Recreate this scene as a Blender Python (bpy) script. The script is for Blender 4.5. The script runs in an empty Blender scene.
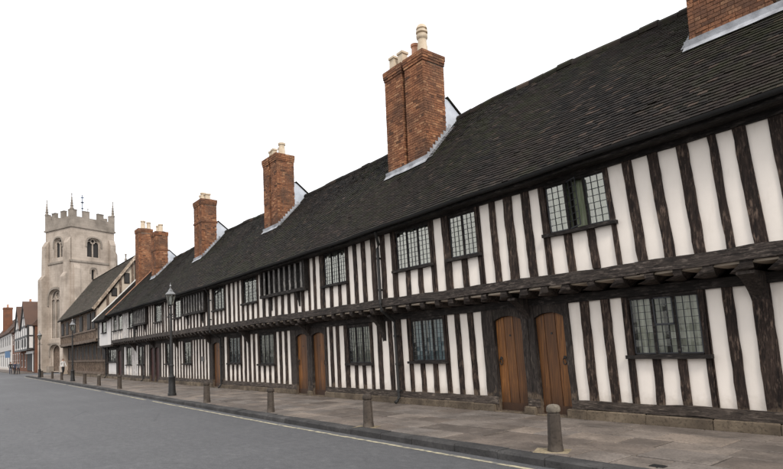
import bpy, bmesh, math, random
from mathutils import Vector, Matrix
from mathutils.geometry import tessellate_polygon
from mathutils import noise as mnoise
R = math.radians
rnd = random.Random(11)
SC = bpy.context.scene
COL = SC.collection

# ------------------------------------------------------------------ camera
cam_d = bpy.data.cameras.new('camera')
cam = bpy.data.objects.new('camera', cam_d)
COL.objects.link(cam)
cam_d.sensor_width = 36.0
cam_d.lens = 25.747
cam_d.shift_y = 0.0939
cam_d.clip_start = 0.1
cam_d.clip_end = 3000
mw = Matrix(((0.6189135, 0.07884693, 0.78149168), (0.78434252, -0.0090062, -0.6202626), (-0.04186753, 0.99684605, -0.06741705))).to_4x4()
mw.translation = (0, 0, 1.75)
cam.matrix_world = mw
SC.camera = cam
# ------------------------------------------------------------------ world: overcast sky
SUN_EL, SUN_AZ = 42.0, 112.0      # azimuth measured from +Y clockwise to +X
w = bpy.data.worlds.new('World'); SC.world = w; w.use_nodes = True
nt = w.node_tree
for n in list(nt.nodes): nt.nodes.remove(n)
out = nt.nodes.new('ShaderNodeOutputWorld'); bg = nt.nodes.new('ShaderNodeBackground')
sky = nt.nodes.new('ShaderNodeTexSky'); sky.sky_type = 'NISHITA'; sky.sun_disc = False
sky.sun_elevation = R(SUN_EL); sky.sun_rotation = R(SUN_AZ); sky.air_density = 1.0; sky.dust_density = 3.0
ovc = nt.nodes.new('ShaderNodeMixRGB'); ovc.inputs[0].default_value = 0.88
ovc.inputs[2].default_value = (9.3, 9.35, 9.5, 1)      # even cloud layer
tcw = nt.nodes.new('ShaderNodeTexCoord'); mpw = nt.nodes.new('ShaderNodeMapping'); mpw.inputs['Scale'].default_value = (1, 1, 2.6)
nzw = nt.nodes.new('ShaderNodeTexNoise'); nzw.inputs['Scale'].default_value = 1.7; nzw.inputs['Detail'].default_value = 6; nzw.inputs['Roughness'].default_value = .55
rpw = nt.nodes.new('ShaderNodeValToRGB'); rpw.color_ramp.elements[0].position = .36; rpw.color_ramp.elements[0].color = (.80, .80, .80, 1); rpw.color_ramp.elements[1].position = .60; rpw.color_ramp.elements[1].color = (.96, .96, .96, 1)
nt.links.new(tcw.outputs['Generated'], mpw.inputs[0]); nt.links.new(mpw.outputs[0], nzw.inputs['Vector']); nt.links.new(nzw.outputs[0], rpw.inputs[0]); nt.links.new(rpw.outputs[0], ovc.inputs[0])
nt.links.new(sky.outputs[0], ovc.inputs[1]); nt.links.new(ovc.outputs[0], bg.inputs[0])
bg.inputs[1].default_value = 0.10
nt.links.new(bg.outputs[0], out.inputs[0])
# ------------------------------------------------------------------ sun behind thin cloud
sd = bpy.data.lights.new('sun', 'SUN'); sd.energy = 1.5; sd.angle = R(15); sd.color = (1, .95, .88)
so = bpy.data.objects.new('sun', sd); COL.objects.link(so)
el, az = R(SUN_EL), R(SUN_AZ)
sv = Vector((math.sin(az) * math.cos(el), math.cos(az) * math.cos(el), math.sin(el)))
so.rotation_euler = (-sv).to_track_quat('-Z', 'Y').to_euler()
so.location = sv * 60
SC.view_settings.view_transform = 'Standard'; SC.view_settings.look = 'None'
SC.view_settings.exposure = 0.74; SC.view_settings.gamma = 1.0
SC.view_settings.use_curve_mapping = False
SC.render.engine = 'CYCLES'
SC.cycles.use_denoising = True
SC.cycles.max_bounces = 6
SC.cycles.transparent_max_bounces = 12

# ------------------------------------------------------------------ materials
MATS = {}
class NT:
    def __init__(s, name):
        s.m = bpy.data.materials.new(name); s.m.use_nodes = True; s.t = s.m.node_tree
        s.b = s.t.nodes['Principled BSDF']; MATS[name] = s.m
        s._co = None
    def n(s, typ, **kw):
        x = s.t.nodes.new(typ)
        for k, v in kw.items(): setattr(x, k, v)
        return x
    def l(s, a, b): s.t.links.new(a, b)
    def co(s, scale=(1, 1, 1), rot=(0, 0, 0)):
        tc = s.n('ShaderNodeTexCoord'); mp = s.n('ShaderNodeMapping')
        mp.inputs['Scale'].default_value = scale; mp.inputs['Rotation'].default_value = rot
        s.l(tc.outputs['Object'], mp.inputs[0]); return mp.outputs[0]
    def noise(s, scale, detail=4, co=None, rough=.55, dist=0):
        x = s.n('ShaderNodeTexNoise'); x.inputs['Scale'].default_value = scale; x.inputs['Detail'].default_value = detail
        x.inputs['Roughness'].default_value = rough; x.inputs['Distortion'].default_value = dist
        s.l(co if co is not None else s.co(), x.inputs['Vector']); return x.outputs[0]
    def ramp(s, fac, stops, interp='LINEAR'):
        x = s.n('ShaderNodeValToRGB'); x.color_ramp.interpolation = interp
        e = x.color_ramp.elements
        while len(e) < len(stops): e.new(.5)
        for i, (p, c) in enumerate(stops):
            e[i].position = p; e[i].color = (c[0], c[1], c[2], 1) if not isinstance(c, (int, float)) else (c, c, c, 1)
        s.l(fac, x.inputs[0]); return x.outputs[0]
    def mix(s, fac, a, b, mode='MIX'):
        x = s.n('ShaderNodeMixRGB', blend_type=mode)
        for i, v in ((0, fac), (1, a), (2, b)):
            if isinstance(v, (int, float)): x.inputs[i].default_value = v
            elif isinstance(v, tuple): x.inputs[i].default_value = (*v, 1)
            else: s.l(v, x.inputs[i])
        return x.outputs[0]
    def math(s, op, a, b=0.0):
        x = s.n('ShaderNodeMath', operation=op)
        for i, v in ((0, a), (1, b)):
            if isinstance(v, (int, float)): x.inputs[i].default_value = v
            else: s.l(v, x.inputs[i])
        return x.outputs[0]
    def attr(s, name='tint'):
        x = s.n('ShaderNodeAttribute'); x.attribute_name = name; return x.outputs['Fac']
    def sepz(s):
        tc = s.n('ShaderNodeTexCoord'); q = s.n('ShaderNodeSeparateXYZ'); s.l(tc.outputs['Object'], q.inputs[0]); return q.outputs
    def objrand(s): return s.n('ShaderNodeObjectInfo').outputs['Random']
    def out(s, col, rough=.8, bump=None, bd=.01, bs=.5, spec=None, metal=0):
        if isinstance(col, tuple): s.b.inputs['Base Color'].default_value = (*col, 1)
        else: s.l(col, s.b.inputs['Base Color'])
        if isinstance(rough, (int, float)): s.b.inputs['Roughness'].default_value = rough
        else: s.l(rough, s.b.inputs['Roughness'])
        s.b.inputs['Metallic'].default_value = metal
        if spec is not None: s.b.inputs['Specular IOR Level'].default_value = spec
        if bump is not None:
            bp = s.n('ShaderNodeBump'); bp.inputs['Distance'].default_value = bd; bp.inputs['Strength'].default_value = bs
            s.l(bump, bp.inputs['Height']); s.l(bp.outputs[0], s.b.inputs['Normal'])
        return s.m

def m_plaster(name, c, stain=(.55, .48, .40)):
    m = NT(name)
    n1 = m.noise(1.3, 5); n2 = m.noise(14, 6)
    base = m.mix(m.ramp(n1, [(.3, 0), (.75, 1)]), tuple(x * .87 for x in c), c)
    st = m.math('MULTIPLY', m.ramp(m.noise(5, 6, m.co((1, 1, .25))), [(.56, 0), (.8, 1)]), .5)
    base = m.mix(st, base, stain)
    base = m.mix(m.math('MULTIPLY', m.objrand(), .22), base, tuple(x * .8 for x in c))
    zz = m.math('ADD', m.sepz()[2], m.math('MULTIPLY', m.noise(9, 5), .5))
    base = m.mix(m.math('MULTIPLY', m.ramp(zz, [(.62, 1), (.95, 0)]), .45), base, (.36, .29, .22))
    m.out(base, .9, m.mix(.5, n1, n2), .012, .35, .2)
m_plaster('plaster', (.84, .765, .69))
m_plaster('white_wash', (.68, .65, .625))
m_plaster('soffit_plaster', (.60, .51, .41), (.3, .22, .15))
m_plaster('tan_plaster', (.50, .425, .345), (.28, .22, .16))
m_plaster('brown_plaster', (.40, .325, .265), (.25, .19, .14))

def m_timber(name, sc, dark, mid, grey, foot=False, spk=1.0):
    m = NT(name)
    g = m.noise(9, 7, m.co(sc), .65)
    fine = m.noise(40, 4, m.co(sc), .6)
    big = m.noise(1.7, 5)
    c = m.ramp(g, [(.32, dark), (.56, mid), (.78, grey)])
    c = m.mix(m.ramp(big, [(.48, 0), (.80, .5)]), c, grey)
    c = m.mix(m.ramp(g, [(.28, 1), (.45, 0)]), c, dark)
    c = m.mix(m.math('MULTIPLY', m.objrand(), .45), c, dark)
    c = m.mix(m.ramp(fine, [(.36, .8), (.5, 0)]), c, tuple(x * .35 for x in dark))
    sp = m.math('MULTIPLY', m.ramp(m.noise(26, 8, m.co(tuple(.9 if q > 1 else .2 for q in sc)), .7), [(.51, 0), (.68, .85)]), m.ramp(m.noise(2.6, 4), [(.34, 0), (.58, spk)]))
    c = m.mix(sp, c, tuple(x * 1.9 for x in grey))
    if foot:
        z = m.math('ADD', m.sepz()[2], m.math('MULTIPLY', m.noise(6, 4), .9))
        f = m.math('MULTIPLY', m.ramp(z, [(.85, 1), (1.35, 0)]), .8)
        c = m.mix(f, c, m.ramp(fine, [(.35, (.035, .024, .016)), (.65, (.17, .125, .088))]))
    m.out(c, .82, m.mix(.5, g, fine), .02, .7, .25)
m_timber('timber', (3, 3, .22), (.006, .0036, .003), (.033, .0205, .0155), (.10, .070, .053), True)
m_timber('timber_beam', (.22, 3, 3), (.012, .0095, .0085), (.052, .040, .034), (.14, .114, .096), False, .7)
m_timber('timber_post', (3, 3, .25), (.010, .008, .007), (.042, .032, .027), (.10, .08, .067), True, .45)
m_timber('timber_sill', (.25, 3, 3), (.022, .017, .014), (.078, .060, .049), (.17, .138, .112), False, .6)
m_timber('timber_dark', (.3, 3, 3), (.007, .0055, .005), (.02, .016, .014), (.05, .042, .037))
m_timber('timber_brown', (3, 3, .22), (.06, .042, .031), (.15, .108, .08), (.26, .20, .155))
m_timber('timber_grey', (3, 3, .3), (.03, .027, .024), (.075, .066, .058), (.15, .135, .12))
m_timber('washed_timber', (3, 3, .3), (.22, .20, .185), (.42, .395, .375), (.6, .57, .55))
m_timber('bar_timber', (3, 3, .3), (.09, .085, .08), (.20, .19, .18), (.34, .32, .30))
m_timber('board_pale', (.5, 1, 1), (.16, .12, .09), (.32, .25, .19), (.42, .35, .28))

def m_door(name, a, b, c3):
    m = NT(name)
    g = m.noise(10, 6, m.co((4, 4, .16)), .65, .4)
    col = m.ramp(g, [(.28, a), (.5, b), (.75, c3)])
    col = m.mix(m.math('SUBTRACT', 1.0, m.attr()), col, tuple(x * 1.7 for x in a))
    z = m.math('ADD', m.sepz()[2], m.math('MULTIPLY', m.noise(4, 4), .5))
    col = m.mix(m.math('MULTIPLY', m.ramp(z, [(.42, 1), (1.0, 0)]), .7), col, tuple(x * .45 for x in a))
    m.out(col, .55, g, .006, .5, .35)
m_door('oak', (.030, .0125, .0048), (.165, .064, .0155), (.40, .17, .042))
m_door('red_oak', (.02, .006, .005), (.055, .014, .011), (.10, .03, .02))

m = NT('roof_tile')
t = m.attr(); big = m.noise(.55, 5); sp = m.noise(18, 5)
c = m.ramp(t, [(0, (.004, .0036, .0034)), (.5, (.0135, .0108, .0096)), (.82, (.030, .0228, .0188)), (1, (.07, .048, .037))])
c = m.mix(m.ramp(big, [(.42, 0), (.66, .7)]), c, (.023, .015, .0115))
zz = m.sepz()
low = m.ramp(m.math('ADD', zz[2], m.math('MULTIPLY', m.noise(1.1, 5), 2.6)), [(.0, 0), (1, 0)])
moss = m.math('MULTIPLY', m.ramp(m.noise(3.2, 6), [(.42, 0), (.64, 1)]), m.ramp(m.noise(.30, 3), [(.38, 0), (.58, 1)]))
c = m.mix(moss, c, (.021, .021, .0095))
lich = m.ramp(sp, [(.64, 0), (.72, .6)])
c = m.mix(lich, c, (.10, .095, .08))
m.out(c, .88, sp, .006, .6, .25)
m = NT('hall_tile')
t = m.attr(); big = m.noise(.5, 5)
c = m.ramp(t, [(0, (.026, .021, .016)), (.6, (.055, .043, .032)), (1, (.095, .072, .053))])
m.out(m.mix(m.ramp(big, [(.4, 0), (.7, .6)]), c, (.042, .04, .02)), .9)
m = NT('roof_red')
t = m.attr(); big = m.noise(.5, 5)
c = m.ramp(t, [(0, (.05, .03, .022)), (.6, (.10, .055, .038)), (1, (.16, .085, .055))])
m.out(m.mix(m.ramp(big, [(.4, 0), (.7, .5)]), c, (.04, .03, .025)), .9)

def m_brick(name, stops, soot):
    m = NT(name)
    t = m.attr(); sp = m.noise(30, 5); big = m.noise(1.4, 5)
    c = m.ramp(t, stops)
    c = m.mix(m.ramp(big, [(.37, 0), (.66, .9)]), c, soot)
    c = m.mix(m.ramp(sp, [(.34, .7), (.54, 0)]), c, tuple(x * .5 for x in soot))
    m.out(c, .9, sp, .008, .7, .2)
m_brick('brick', [(0, (.075, .038, .024)), (.3, (.22, .092, .048)), (.65, (.34, .15, .075)), (1, (.46, .25, .135))], (.11, .06, .04))
m_brick('far_brick', [(0, (.14, .062, .038)), (1, (.27, .115, .066))], (.12, .065, .045))
m = NT('mortar'); m.out(m.ramp(m.noise(9, 5), [(.3, (.11, .085, .07)), (.7, (.24, .20, .16))]), .95, m.noise(40, 4), .01, .6)
m = NT('clay_pot'); m.out(m.ramp(m.noise(6, 5), [(.3, (.42, .33, .23)), (.7, (.60, .50, .38))]), .8, m.noise(30, 4), .006, .5)
m = NT('red_pot'); m.out(m.ramp(m.noise(6, 5), [(.3, (.35, .16, .09)), (.7, (.50, .27, .17))]), .8, m.noise(30, 4), .006, .5)
m = NT('lead'); m.out(m.ramp(m.noise(3.5, 6), [(.3, (.15, .153, .165)), (.7, (.42, .43, .455))]), .55, m.noise(8, 5), .02, .5, metal=.1)
m = NT('lead_pale'); m.out(m.ramp(m.noise(2.5, 5), [(.3, (.38, .41, .46)), (.7, (.56, .59, .64))]), .6, m.noise(8, 5), .01, .4)
m = NT('came'); m.out((.035, .036, .04), .5, metal=.4)
m = NT('iron'); m.out(m.ramp(m.noise(12, 5), [(.3, (.006, .0058, .0058)), (.8, (.018, .017, .016))]), .6, m.noise(60, 3), .003, .5)
m = NT('gutter'); m.out((.008, .0075, .007), .85, m.noise(30, 3), .004, .4)
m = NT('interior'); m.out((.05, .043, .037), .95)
m = NT('curtain'); m.out(m.ramp(m.noise(4, 4, m.co((6, 1, .3))), [(.3, (.42, .41, .36)), (.7, (.80, .78, .70))]), .95)
m = NT('curtain_green'); m.out(m.ramp(m.noise(4, 4, m.co((6, 1, .3))), [(.3, (.16, .20, .10)), (.7, (.58, .60, .46))]), .95)
m = NT('curtain_blue'); m.out(m.ramp(m.noise(4, 4, m.co((6, 1, .3))), [(.3, (.10, .22, .32)), (.7, (.45, .55, .60))]), .95)
m = NT('white_paint'); m.out(m.ramp(m.noise(5, 4), [(.3, (.66, .65, .62)), (.7, (.78, .77, .75))]), .6)
m = NT('black_paint'); m.out(m.ramp(m.noise(5, 4), [(.3, (.012, .011, .011)), (.7, (.03, .027, .026))]), .6)
# thin window glass, two set strengths of reflection: clear at a straight look, mirror-like at a slant
def m_glass(name, mul, off):
    m = NT(name)
    nt = m.t; nt.nodes.remove(m.b)
    fr = m.n('ShaderNodeFresnel'); fr.inputs[0].default_value = 1.6
    gl = m.n('ShaderNodeBsdfGlossy'); gl.inputs['Roughness'].default_value = .04; gl.inputs['Color'].default_value = (.93, .92, .83, 1)
    tr = m.n('ShaderNodeBsdfTransparent'); tr.inputs['Color'].default_value = (.80, .83, .80, 1)
    ms = m.n('ShaderNodeMixShader'); f2 = m.math('MINIMUM', m.math('ADD', m.math('MULTIPLY', fr.outputs[0], mul), off), .9)
    bp = m.n('ShaderNodeBump'); bp.inputs['Distance'].default_value = .004; bp.inputs['Strength'].default_value = .35
    m.l(m.noise(9, 2), bp.inputs['Height']); m.l(bp.outputs[0], gl.inputs['Normal']); m.l(bp.outputs[0], fr.inputs['Normal'])
    m.l(f2, ms.inputs[0]); m.l(tr.outputs[0], ms.inputs[1]); m.l(gl.outputs[0], ms.inputs[2])
    m.l(ms.outputs[0], nt.nodes['Material Output'].inputs[0])
m_glass('glass', 1.9, .14)
m_glass('dim_glass', .95, .01)  # ground floor: weakened mirror stands in for dark reflections of houses opposite
m = NT('lantern_glass'); m.out((.62, .65, .66), .08, spec=.8)
m = NT('lantern_metal'); m.out((.22, .22, .22), .3, metal=.5)

def m_stone(name, a, b, c3, course=None):
    m = NT(name)
    n1 = m.noise(2.2, 6); n2 = m.noise(24, 5)
    c = m.ramp(n1, [(.28, a), (.52, b), (.78, c3)])
    c = m.mix(m.math('MULTIPLY', m.objrand(), .45), c, a)
    c = m.mix(m.ramp(n2, [(.32, .55), (.5, 0)]), c, tuple(x * .5 for x in a))
    m.out(c, .88, n2, .008, .6, .25)
def m_paving(name):
    m = NT(name); n1 = m.noise(1.6, 6); n2 = m.noise(30, 5); rv = m.objrand()
    tone = m.mix(.5, m.attr(), rv)
    c = m.ramp(tone, [(.12, (.105, .085, .072)), (.4, (.158, .127, .105)), (.6, (.168, .146, .130)), (.85, (.235, .19, .155))])
    c = m.mix(m.ramp(n1, [(.35, .65), (.6, 0)]), c, (.065, .055, .048))
    c = m.mix(m.ramp(m.noise(5, 6), [(.55, 0), (.75, .5)]), c, (.23, .195, .165))
    c = m.mix(m.ramp(n2, [(.34, .5), (.5, 0)]), c, (.045, .038, .033))
    m.out(c, m.ramp(n1, [(.3, .55), (.7, .85)]), n2, .006, .5, .3)
m_paving('paving')
m_stone('kerb', (.028, .027, .027), (.055, .052, .051), (.105, .10, .095))
m_stone('plinth_stone', (.055, .042, .031), (.13, .10, .07), (.24, .19, .135))
m_stone('bollard_stone', (.035, .028, .023), (.085, .068, .055), (.19, .16, .135))
m_stone('cap_stone', (.09, .075, .06), (.22, .19, .15), (.40, .35, .29))
m_stone('pad_stone', (.15, .118, .075), (.27, .22, .145), (.36, .30, .21))
m = NT('joint_dirt'); m.out(m.ramp(m.noise(8, 5), [(.3, (.022, .02, .018)), (.7, (.06, .053, .045))]), .95)


def m_ashlar(name, a, b, c3):
    m = NT(name)
    tc = m.n('ShaderNodeTexCoord')
    # block courses from the surface's own position
    sx = m.n('ShaderNodeSeparateXYZ'); m.l(tc.outputs['Object'], sx.inputs[0])
    cx = m.n('ShaderNodeCombineXYZ'); m.l(m.math('ADD', sx.outputs[0], sx.outputs[1]), cx.inputs[0]); m.l(sx.outputs[2], cx.inputs[1])
    br = m.n('ShaderNodeTexBrick'); m.l(cx.outputs[0], br.inputs['Vector']); br.inputs['Scale'].default_value = 1
    br.inputs['Brick Width'].default_value = .75; br.inputs['Row Height'].default_value = .36; br.inputs['Mortar Size'].default_value = .012
    br.inputs['Color1'].default_value = (0.1, .1, .1, 1); br.inputs['Color2'].default_value = (.9, .9, .9, 1); br.inputs['Mortar'].default_value = (.4, .4, .4, 1)
    n1 = m.noise(.45, 7, None, .65); n2 = m.noise(5, 6)
    c = m.ramp(n1, [(.36, a), (.5, b), (.64, c3)])
    c = m.mix(.16, c, m.ramp(br.outputs[0], [(0, a), (1, c3)]))
    c = m.mix(m.ramp(m.noise(1.2, 6, m.co((1, 1, .25))), [(.54, 0), (.76, .6)]), c, tuple(x * .6 for x in a))
    c = m.mix(m.math('MULTIPLY', br.outputs['Fac'], .28), c, tuple(x * .6 for x in a))
    m.out(c, .92, m.mix(.5, n2, br.outputs['Fac']), .02, .4, .2)
m_ashlar('tower_stone', (.27, .225, .187), (.385, .325, .272), (.46, .393, .333))
m_ashlar('tower_trim', (.16, .137, .115), (.245, .212, .18), (.33, .285, .243))
m = NT('dark_opening'); m.out((.03, .028, .027), .9)
m = NT('asphalt')
n1 = m.noise(.35, 5); n2 = m.noise(45, 6, None, .75); n3 = m.noise(1, 6, m.co((.10, .9, 1)), .6); n4 = m.noise(1, 5, m.co((.35, .07, 1)), .5)
c = m.ramp(n1, [(.3, (.068, .0675, .071)), (.7, (.095, .0945, .098))])
c = m.mix(m.ramp(n4, [(.44, 0), (.56, .6)]), c, (.056, .056, .060))
c = m.mix(m.ramp(n3, [(.50, 0), (.66, .45)]), c, (.118, .117, .119))
c = m.mix(.5, c, m.ramp(n2, [(.30, (.022, .022, .024)), (.5, (.08, .08, .083)), (.72, (.22, .218, .22))]))
c = m.mix(m.ramp(m.noise(9, 7, m.co((.5, 1, 1)), .7), [(.40, .5), (.56, 0)]), c, (.05, .05, .053))
c = m.mix(m.ramp(m.noise(5, 7, None, .7), [(.54, 0), (.70, .45)]), c, (.15, .149, .15))
vo = m.n('ShaderNodeTexVoronoi', feature='DISTANCE_TO_EDGE'); vo.inputs['Scale'].default_value = .22; m.l(m.mix(.12, m.co(), m.n('ShaderNodeTexNoise').outputs[1]), vo.inputs['Vector'])
crk = m.math('MULTIPLY', m.ramp(vo.outputs[0], [(.0, 1), (.006, 0)]), m.ramp(m.noise(.5, 4), [(.5, 0), (.6, .7)]))
c = m.mix(crk, c, (.03, .03, .032))
m.out(c, m.ramp(n3, [(.3, .62), (.7, .8)]), n2, .008, .6, .4)
m = NT('asphalt_patch')
c = m.mix(.3, m.ramp(m.noise(.8, 5), [(.3, (.070, .071, .076)), (.7, (.098, .099, .104))]), m.ramp(m.noise(160, 3), [(.3, (.03, .03, .032)), (.7, (.15, .15, .155))]))
m.out(c, .75, m.noise(160, 3), .006, .5, .4)
m = NT('line_paint')
wear = m.ramp(m.noise(6, 6), [(.44, 0), (.60, .9)])
m.out(m.mix(wear, (.40, .355, .24), (.11, .108, .105)), .8, m.noise(120, 3), .004, .5)
m = NT('far_ground'); m.out(m.ramp(m.noise(.2, 5), [(.3, (.09, .09, .085)), (.7, (.13, .125, .12))]), .95)
m = NT('vane_gold'); m.out((.06, .08, .13), .4, metal=.6)
for nm, c in dict(skin=(.45, .26, .19), hair_dark=(.02, .013, .01), hair_brown=(.09, .05, .025), cloth_white=(.62, .60, .58), cloth_black=(.018, .018, .02), cloth_navy=(.02, .03, .06), cloth_grey=(.09, .09, .10), cloth_red=(.22, .04, .04), cloth_tan=(.25, .2, .14), shoe=(.015, .012, .01), bag=(.05, .03, .02)).items():
    m = NT(nm); m.out(m.ramp(m.noise(14, 4), [(.3, tuple(x * .8 for x in c)), (.7, c)]), .8)
m = NT('shop_blue'); m.out((.09, .16, .27), .6)
m = NT('plaque'); m.out(m.ramp(m.noise(20, 4), [(.3, (.05, .05, .05)), (.7, (.14, .13, .12))]), .5)
M = MATS

# ------------------------------------------------------------------ mesh helpers
class MB:
    def __init__(s): s.v = []; s.f = []; s.t = []
    def add(s, vs, fs, tint=.5):
        o = len(s.v); s.v.extend(tuple(x) for x in vs)
        for f in fs: s.f.append(tuple(i + o for i in f)); s.t.append(tint)
        return s
    def box(s, x0, x1, y0, y1, z0, z1, tint=.5):
        return s.add([(x0, y0, z0), (x1, y0, z0), (x1, y1, z0), (x0, y1, z0), (x0, y0, z1), (x1, y0, z1), (x1, y1, z1), (x0, y1, z1)], BF, tint)
    def obox(s, c, ax, ay, az, tint=.5):
        c = Vector(c); ax = Vector(ax); ay = Vector(ay); az = Vector(az)
        return s.add([c - ax - ay - az, c + ax - ay - az, c + ax + ay - az, c - ax + ay - az, c - ax - ay + az, c + ax - ay + az, c + ax + ay + az, c - ax + ay + az], BF, tint)
    def chbox(s, x0, x1, y0, y1, z0, z1, b=.015, tint=.5, jit=0, r=rnd):
        """box with chamfered top edges (face towards -y and +z softened)"""
        j = lambda: r.uniform(-jit, jit)
        def ring(i, z): return [(x0 + i + j(), y0 + i + j(), z), (x1 - i + j(), y0 + i + j(), z), (x1 - i + j(), y1 - i + j(), z), (x0 + i + j(), y1 - i + j(), z)]
        vs = ring(0, z0) + ring(0, z1 - b) + ring(b, z1)
        fs = [(3, 2, 1, 0), (8, 9, 10, 11)]
        for k in (0, 4):
            for i in range(4): fs.append((k + i, k + (i + 1) % 4, k + 4 + (i + 1) % 4, k + 4 + i))
        return s.add(vs, fs, tint)
    def prism(s, poly, fn, d0, d1, tint=.5):
        """2-D polygon (counter-clockwise seen from the d0 side) extruded from d0 to d1; fn(u, v, d) gives the point"""
        n = len(poly)
        vs = [fn(u, v, d0) for u, v in poly] + [fn(u, v, d1) for u, v in poly]
        fs = [tuple(range(n)), tuple(range(2 * n - 1, n - 1, -1))]
        for i in range(n): fs.append((i, i + n, (i + 1) % n + n, (i + 1) % n))
        return s.add(vs, fs, tint)
    def timber(s, p0, p1, wv, dv, seg=6, jit=.012, r=rnd, tint=.5, taper=0):
        """hand-hewn beam from p0 to p1, half-section vectors wv and dv, wandering edges"""
        p0 = Vector(p0); p1 = Vector(p1); wv = Vector(wv); dv = Vector(dv)
        vs = []
        wn = wv.normalized(); dn = dv.normalized()
        off = 0
        for i in range(seg + 1):
            t = i / seg; c = p0.lerp(p1, t)
            off = off * .7 + r.uniform(-jit, jit) * .6
            k = 1 - taper * t
            for a, b in ((-1, -1), (1, -1), (1, 1), (-1, 1)):
                jj = (r.uniform(-jit, jit)) * (.7 if 0 < i < seg else .3)
                vs.append(c + wv * (a * k) + dv * b + wn * (jj + off) + dn * r.uniform(-jit, jit) * .4)
        fs = [(3, 2, 1, 0), tuple(seg * 4 + q for q in range(4))]
        for i in range(seg):
            for q in range(4):
                a = i * 4 + q; b = i * 4 + (q + 1) % 4
                fs.append((a, b, b + 4, a + 4))
        return s.add(vs, fs, tint)
    def lathe(s, prof, n=16, c=(0, 0, 0), tint=.5, sq=None):
        vs = []; fs = []
        for r_, z in prof:
            for i in range(n):
                a = 2 * math.pi * (i + .5) / n
                vs.append((c[0] + r_ * math.cos(a), c[1] + r_ * math.sin(a), c[2] + z))
        for k in range(len(prof) - 1):
            for i in range(n):
                fs.append((k * n + i, k * n + (i + 1) % n, (k + 1) * n + (i + 1) % n, (k + 1) * n + i))
        fs.append(tuple(range(n - 1, -1, -1))); o = (len(prof) - 1) * n; fs.append(tuple(o + i for i in range(n)))
        return s.add(vs, fs, tint)
    def tube(s, pts, rad, n=8, tint=.5):
        pts = [Vector(p) for p in pts]; vs = []; fs = []
        for i, p in enumerate(pts):
            d = (pts[min(i + 1, len(pts) - 1)] - pts[max(i - 1, 0)]).normalized()
            u = d.cross(Vector((0, 0, 1)) if abs(d.z) < .95 else Vector((1, 0, 0))).normalized(); v = d.cross(u)
            rr = rad[i] if isinstance(rad, (list, tuple)) else rad
            for k in range(n):
                a = 2 * math.pi * k / n; vs.append(p + u * (math.cos(a) * rr) + v * (math.sin(a) * rr))
        for i in range(len(pts) - 1):
            for k in range(n): fs.append((i * n + k, i * n + (k + 1) % n, (i + 1) * n + (k + 1) % n, (i + 1) * n + k))
        fs.append(tuple(range(n - 1, -1, -1))); o = (len(pts) - 1) * n; fs.append(tuple(o + i for i in range(n)))
        return s.add(vs, fs, tint)
    def build(s, name, mat, parent=None, warp=None, smooth=False, fix=True):
        me = bpy.data.meshes.new(name)
        vs = [warp(v) for v in s.v] if warp else s.v
        me.from_pydata(vs, [], s.f)
        at = me.attributes.new('tint', 'FLOAT', 'FACE'); at.data.foreach_set('value', s.t)
        if fix and len(s.f) < 20000:
            bm = bmesh.new(); bm.from_mesh(me); bmesh.ops.recalc_face_normals(bm, faces=bm.faces); bm.to_mesh(me); bm.free()
        if smooth:
            me.polygons.foreach_set('use_smooth', [True] * len(me.polygons)); me.set_sharp_from_angle(angle=R(38))
        me.materials.append(M[mat]); me.update()
        o = bpy.data.objects.new(name, me); COL.objects.link(o)
        if parent is not None: adopt(o, parent)
        return o
BF = [(0, 3, 2, 1), (4, 5, 6, 7), (0, 1, 5, 4), (1, 2, 6, 5), (2, 3, 7, 6), (3, 0, 4, 7)]
WM = {}
def wm(o):
    """world matrix without waiting for a depsgraph update"""
    if o.parent is None: return o.matrix_basis.copy()
    return wm(o.parent) @ o.matrix_parent_inverse @ o.matrix_basis
def adopt(o, parent):
    o.parent = parent; o.matrix_parent_inverse = wm(parent).inverted()
def thing(name, loc, label, cat, group=None, rz=0):
    o = bpy.data.objects.new(name, None); COL.objects.link(o); o.location = loc; o.rotation_euler = (0, 0, rz)
    o.empty_display_size = .3
    o['label'] = label; o['category'] = cat
    if group: o['group'] = group
    return o
def stuff(o): o['kind'] = 'stuff'; return o
def lerp_tab(tab, x):
    if x >= tab[0][0]: return tab[0][1]
    for (a, va), (b, vb) in zip(tab, tab[1:]):
        if x >= b: return vb + (va - vb) * (x - b) / (a - b)
    return tab[-1][1]

# ------------------------------------------------------------------ the setting: road, pavement, kerb
PZ = .12                      # pavement level over the road
WALL_Y = 10.15; UP_Y = 9.6
g = MB(); g.add([(-1500, -1500, -.03), (1500, -1500, -.03), (1500, 1500, -.03), (-1500, 1500, -.03)], [(0, 1, 2, 3)])
go = g.build('ground', 'far_ground'); go['kind'] = 'structure'
def kerb_y(x): return lerp_tab([(6, 6.50), (-5, 6.46), (-12, 6.38), (-22, 6.46), (-38, 6.66), (-76, 6.9)], x)
g = MB(); g.add([(60, -16, 0), (60, 6.8, 0), (-420, 7.6, 0), (-420, -16, 0)], [(0, 1, 2, 3)])
g.add([(-76, 7.0, 0), (-76, 40, 0), (-97, 40, 0), (-97, 7.0, 0)], [(0, 1, 2, 3)])
ro = g.build('road', 'asphalt'); ro['kind'] = 'structure'
# worn painted line beside the kerb, laid in lengths with gaps
g = MB()
xs = [x * .5 for x in range(12, -150, -1)]
for a, b in zip(xs, xs[1:]):
    if -24.0 < a < -22.6 or -33 < a < -31.5 or -45 < a < -43.5: continue
    g.add([(a, kerb_y(a) - .20, .004), (a, kerb_y(a) - .285, .004), (b, kerb_y(b) - .285, .004), (b, kerb_y(b) - .20, .004)], [(0, 1, 2, 3)])
lo = g.build('road_marking', 'line_paint', ro)
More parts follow.
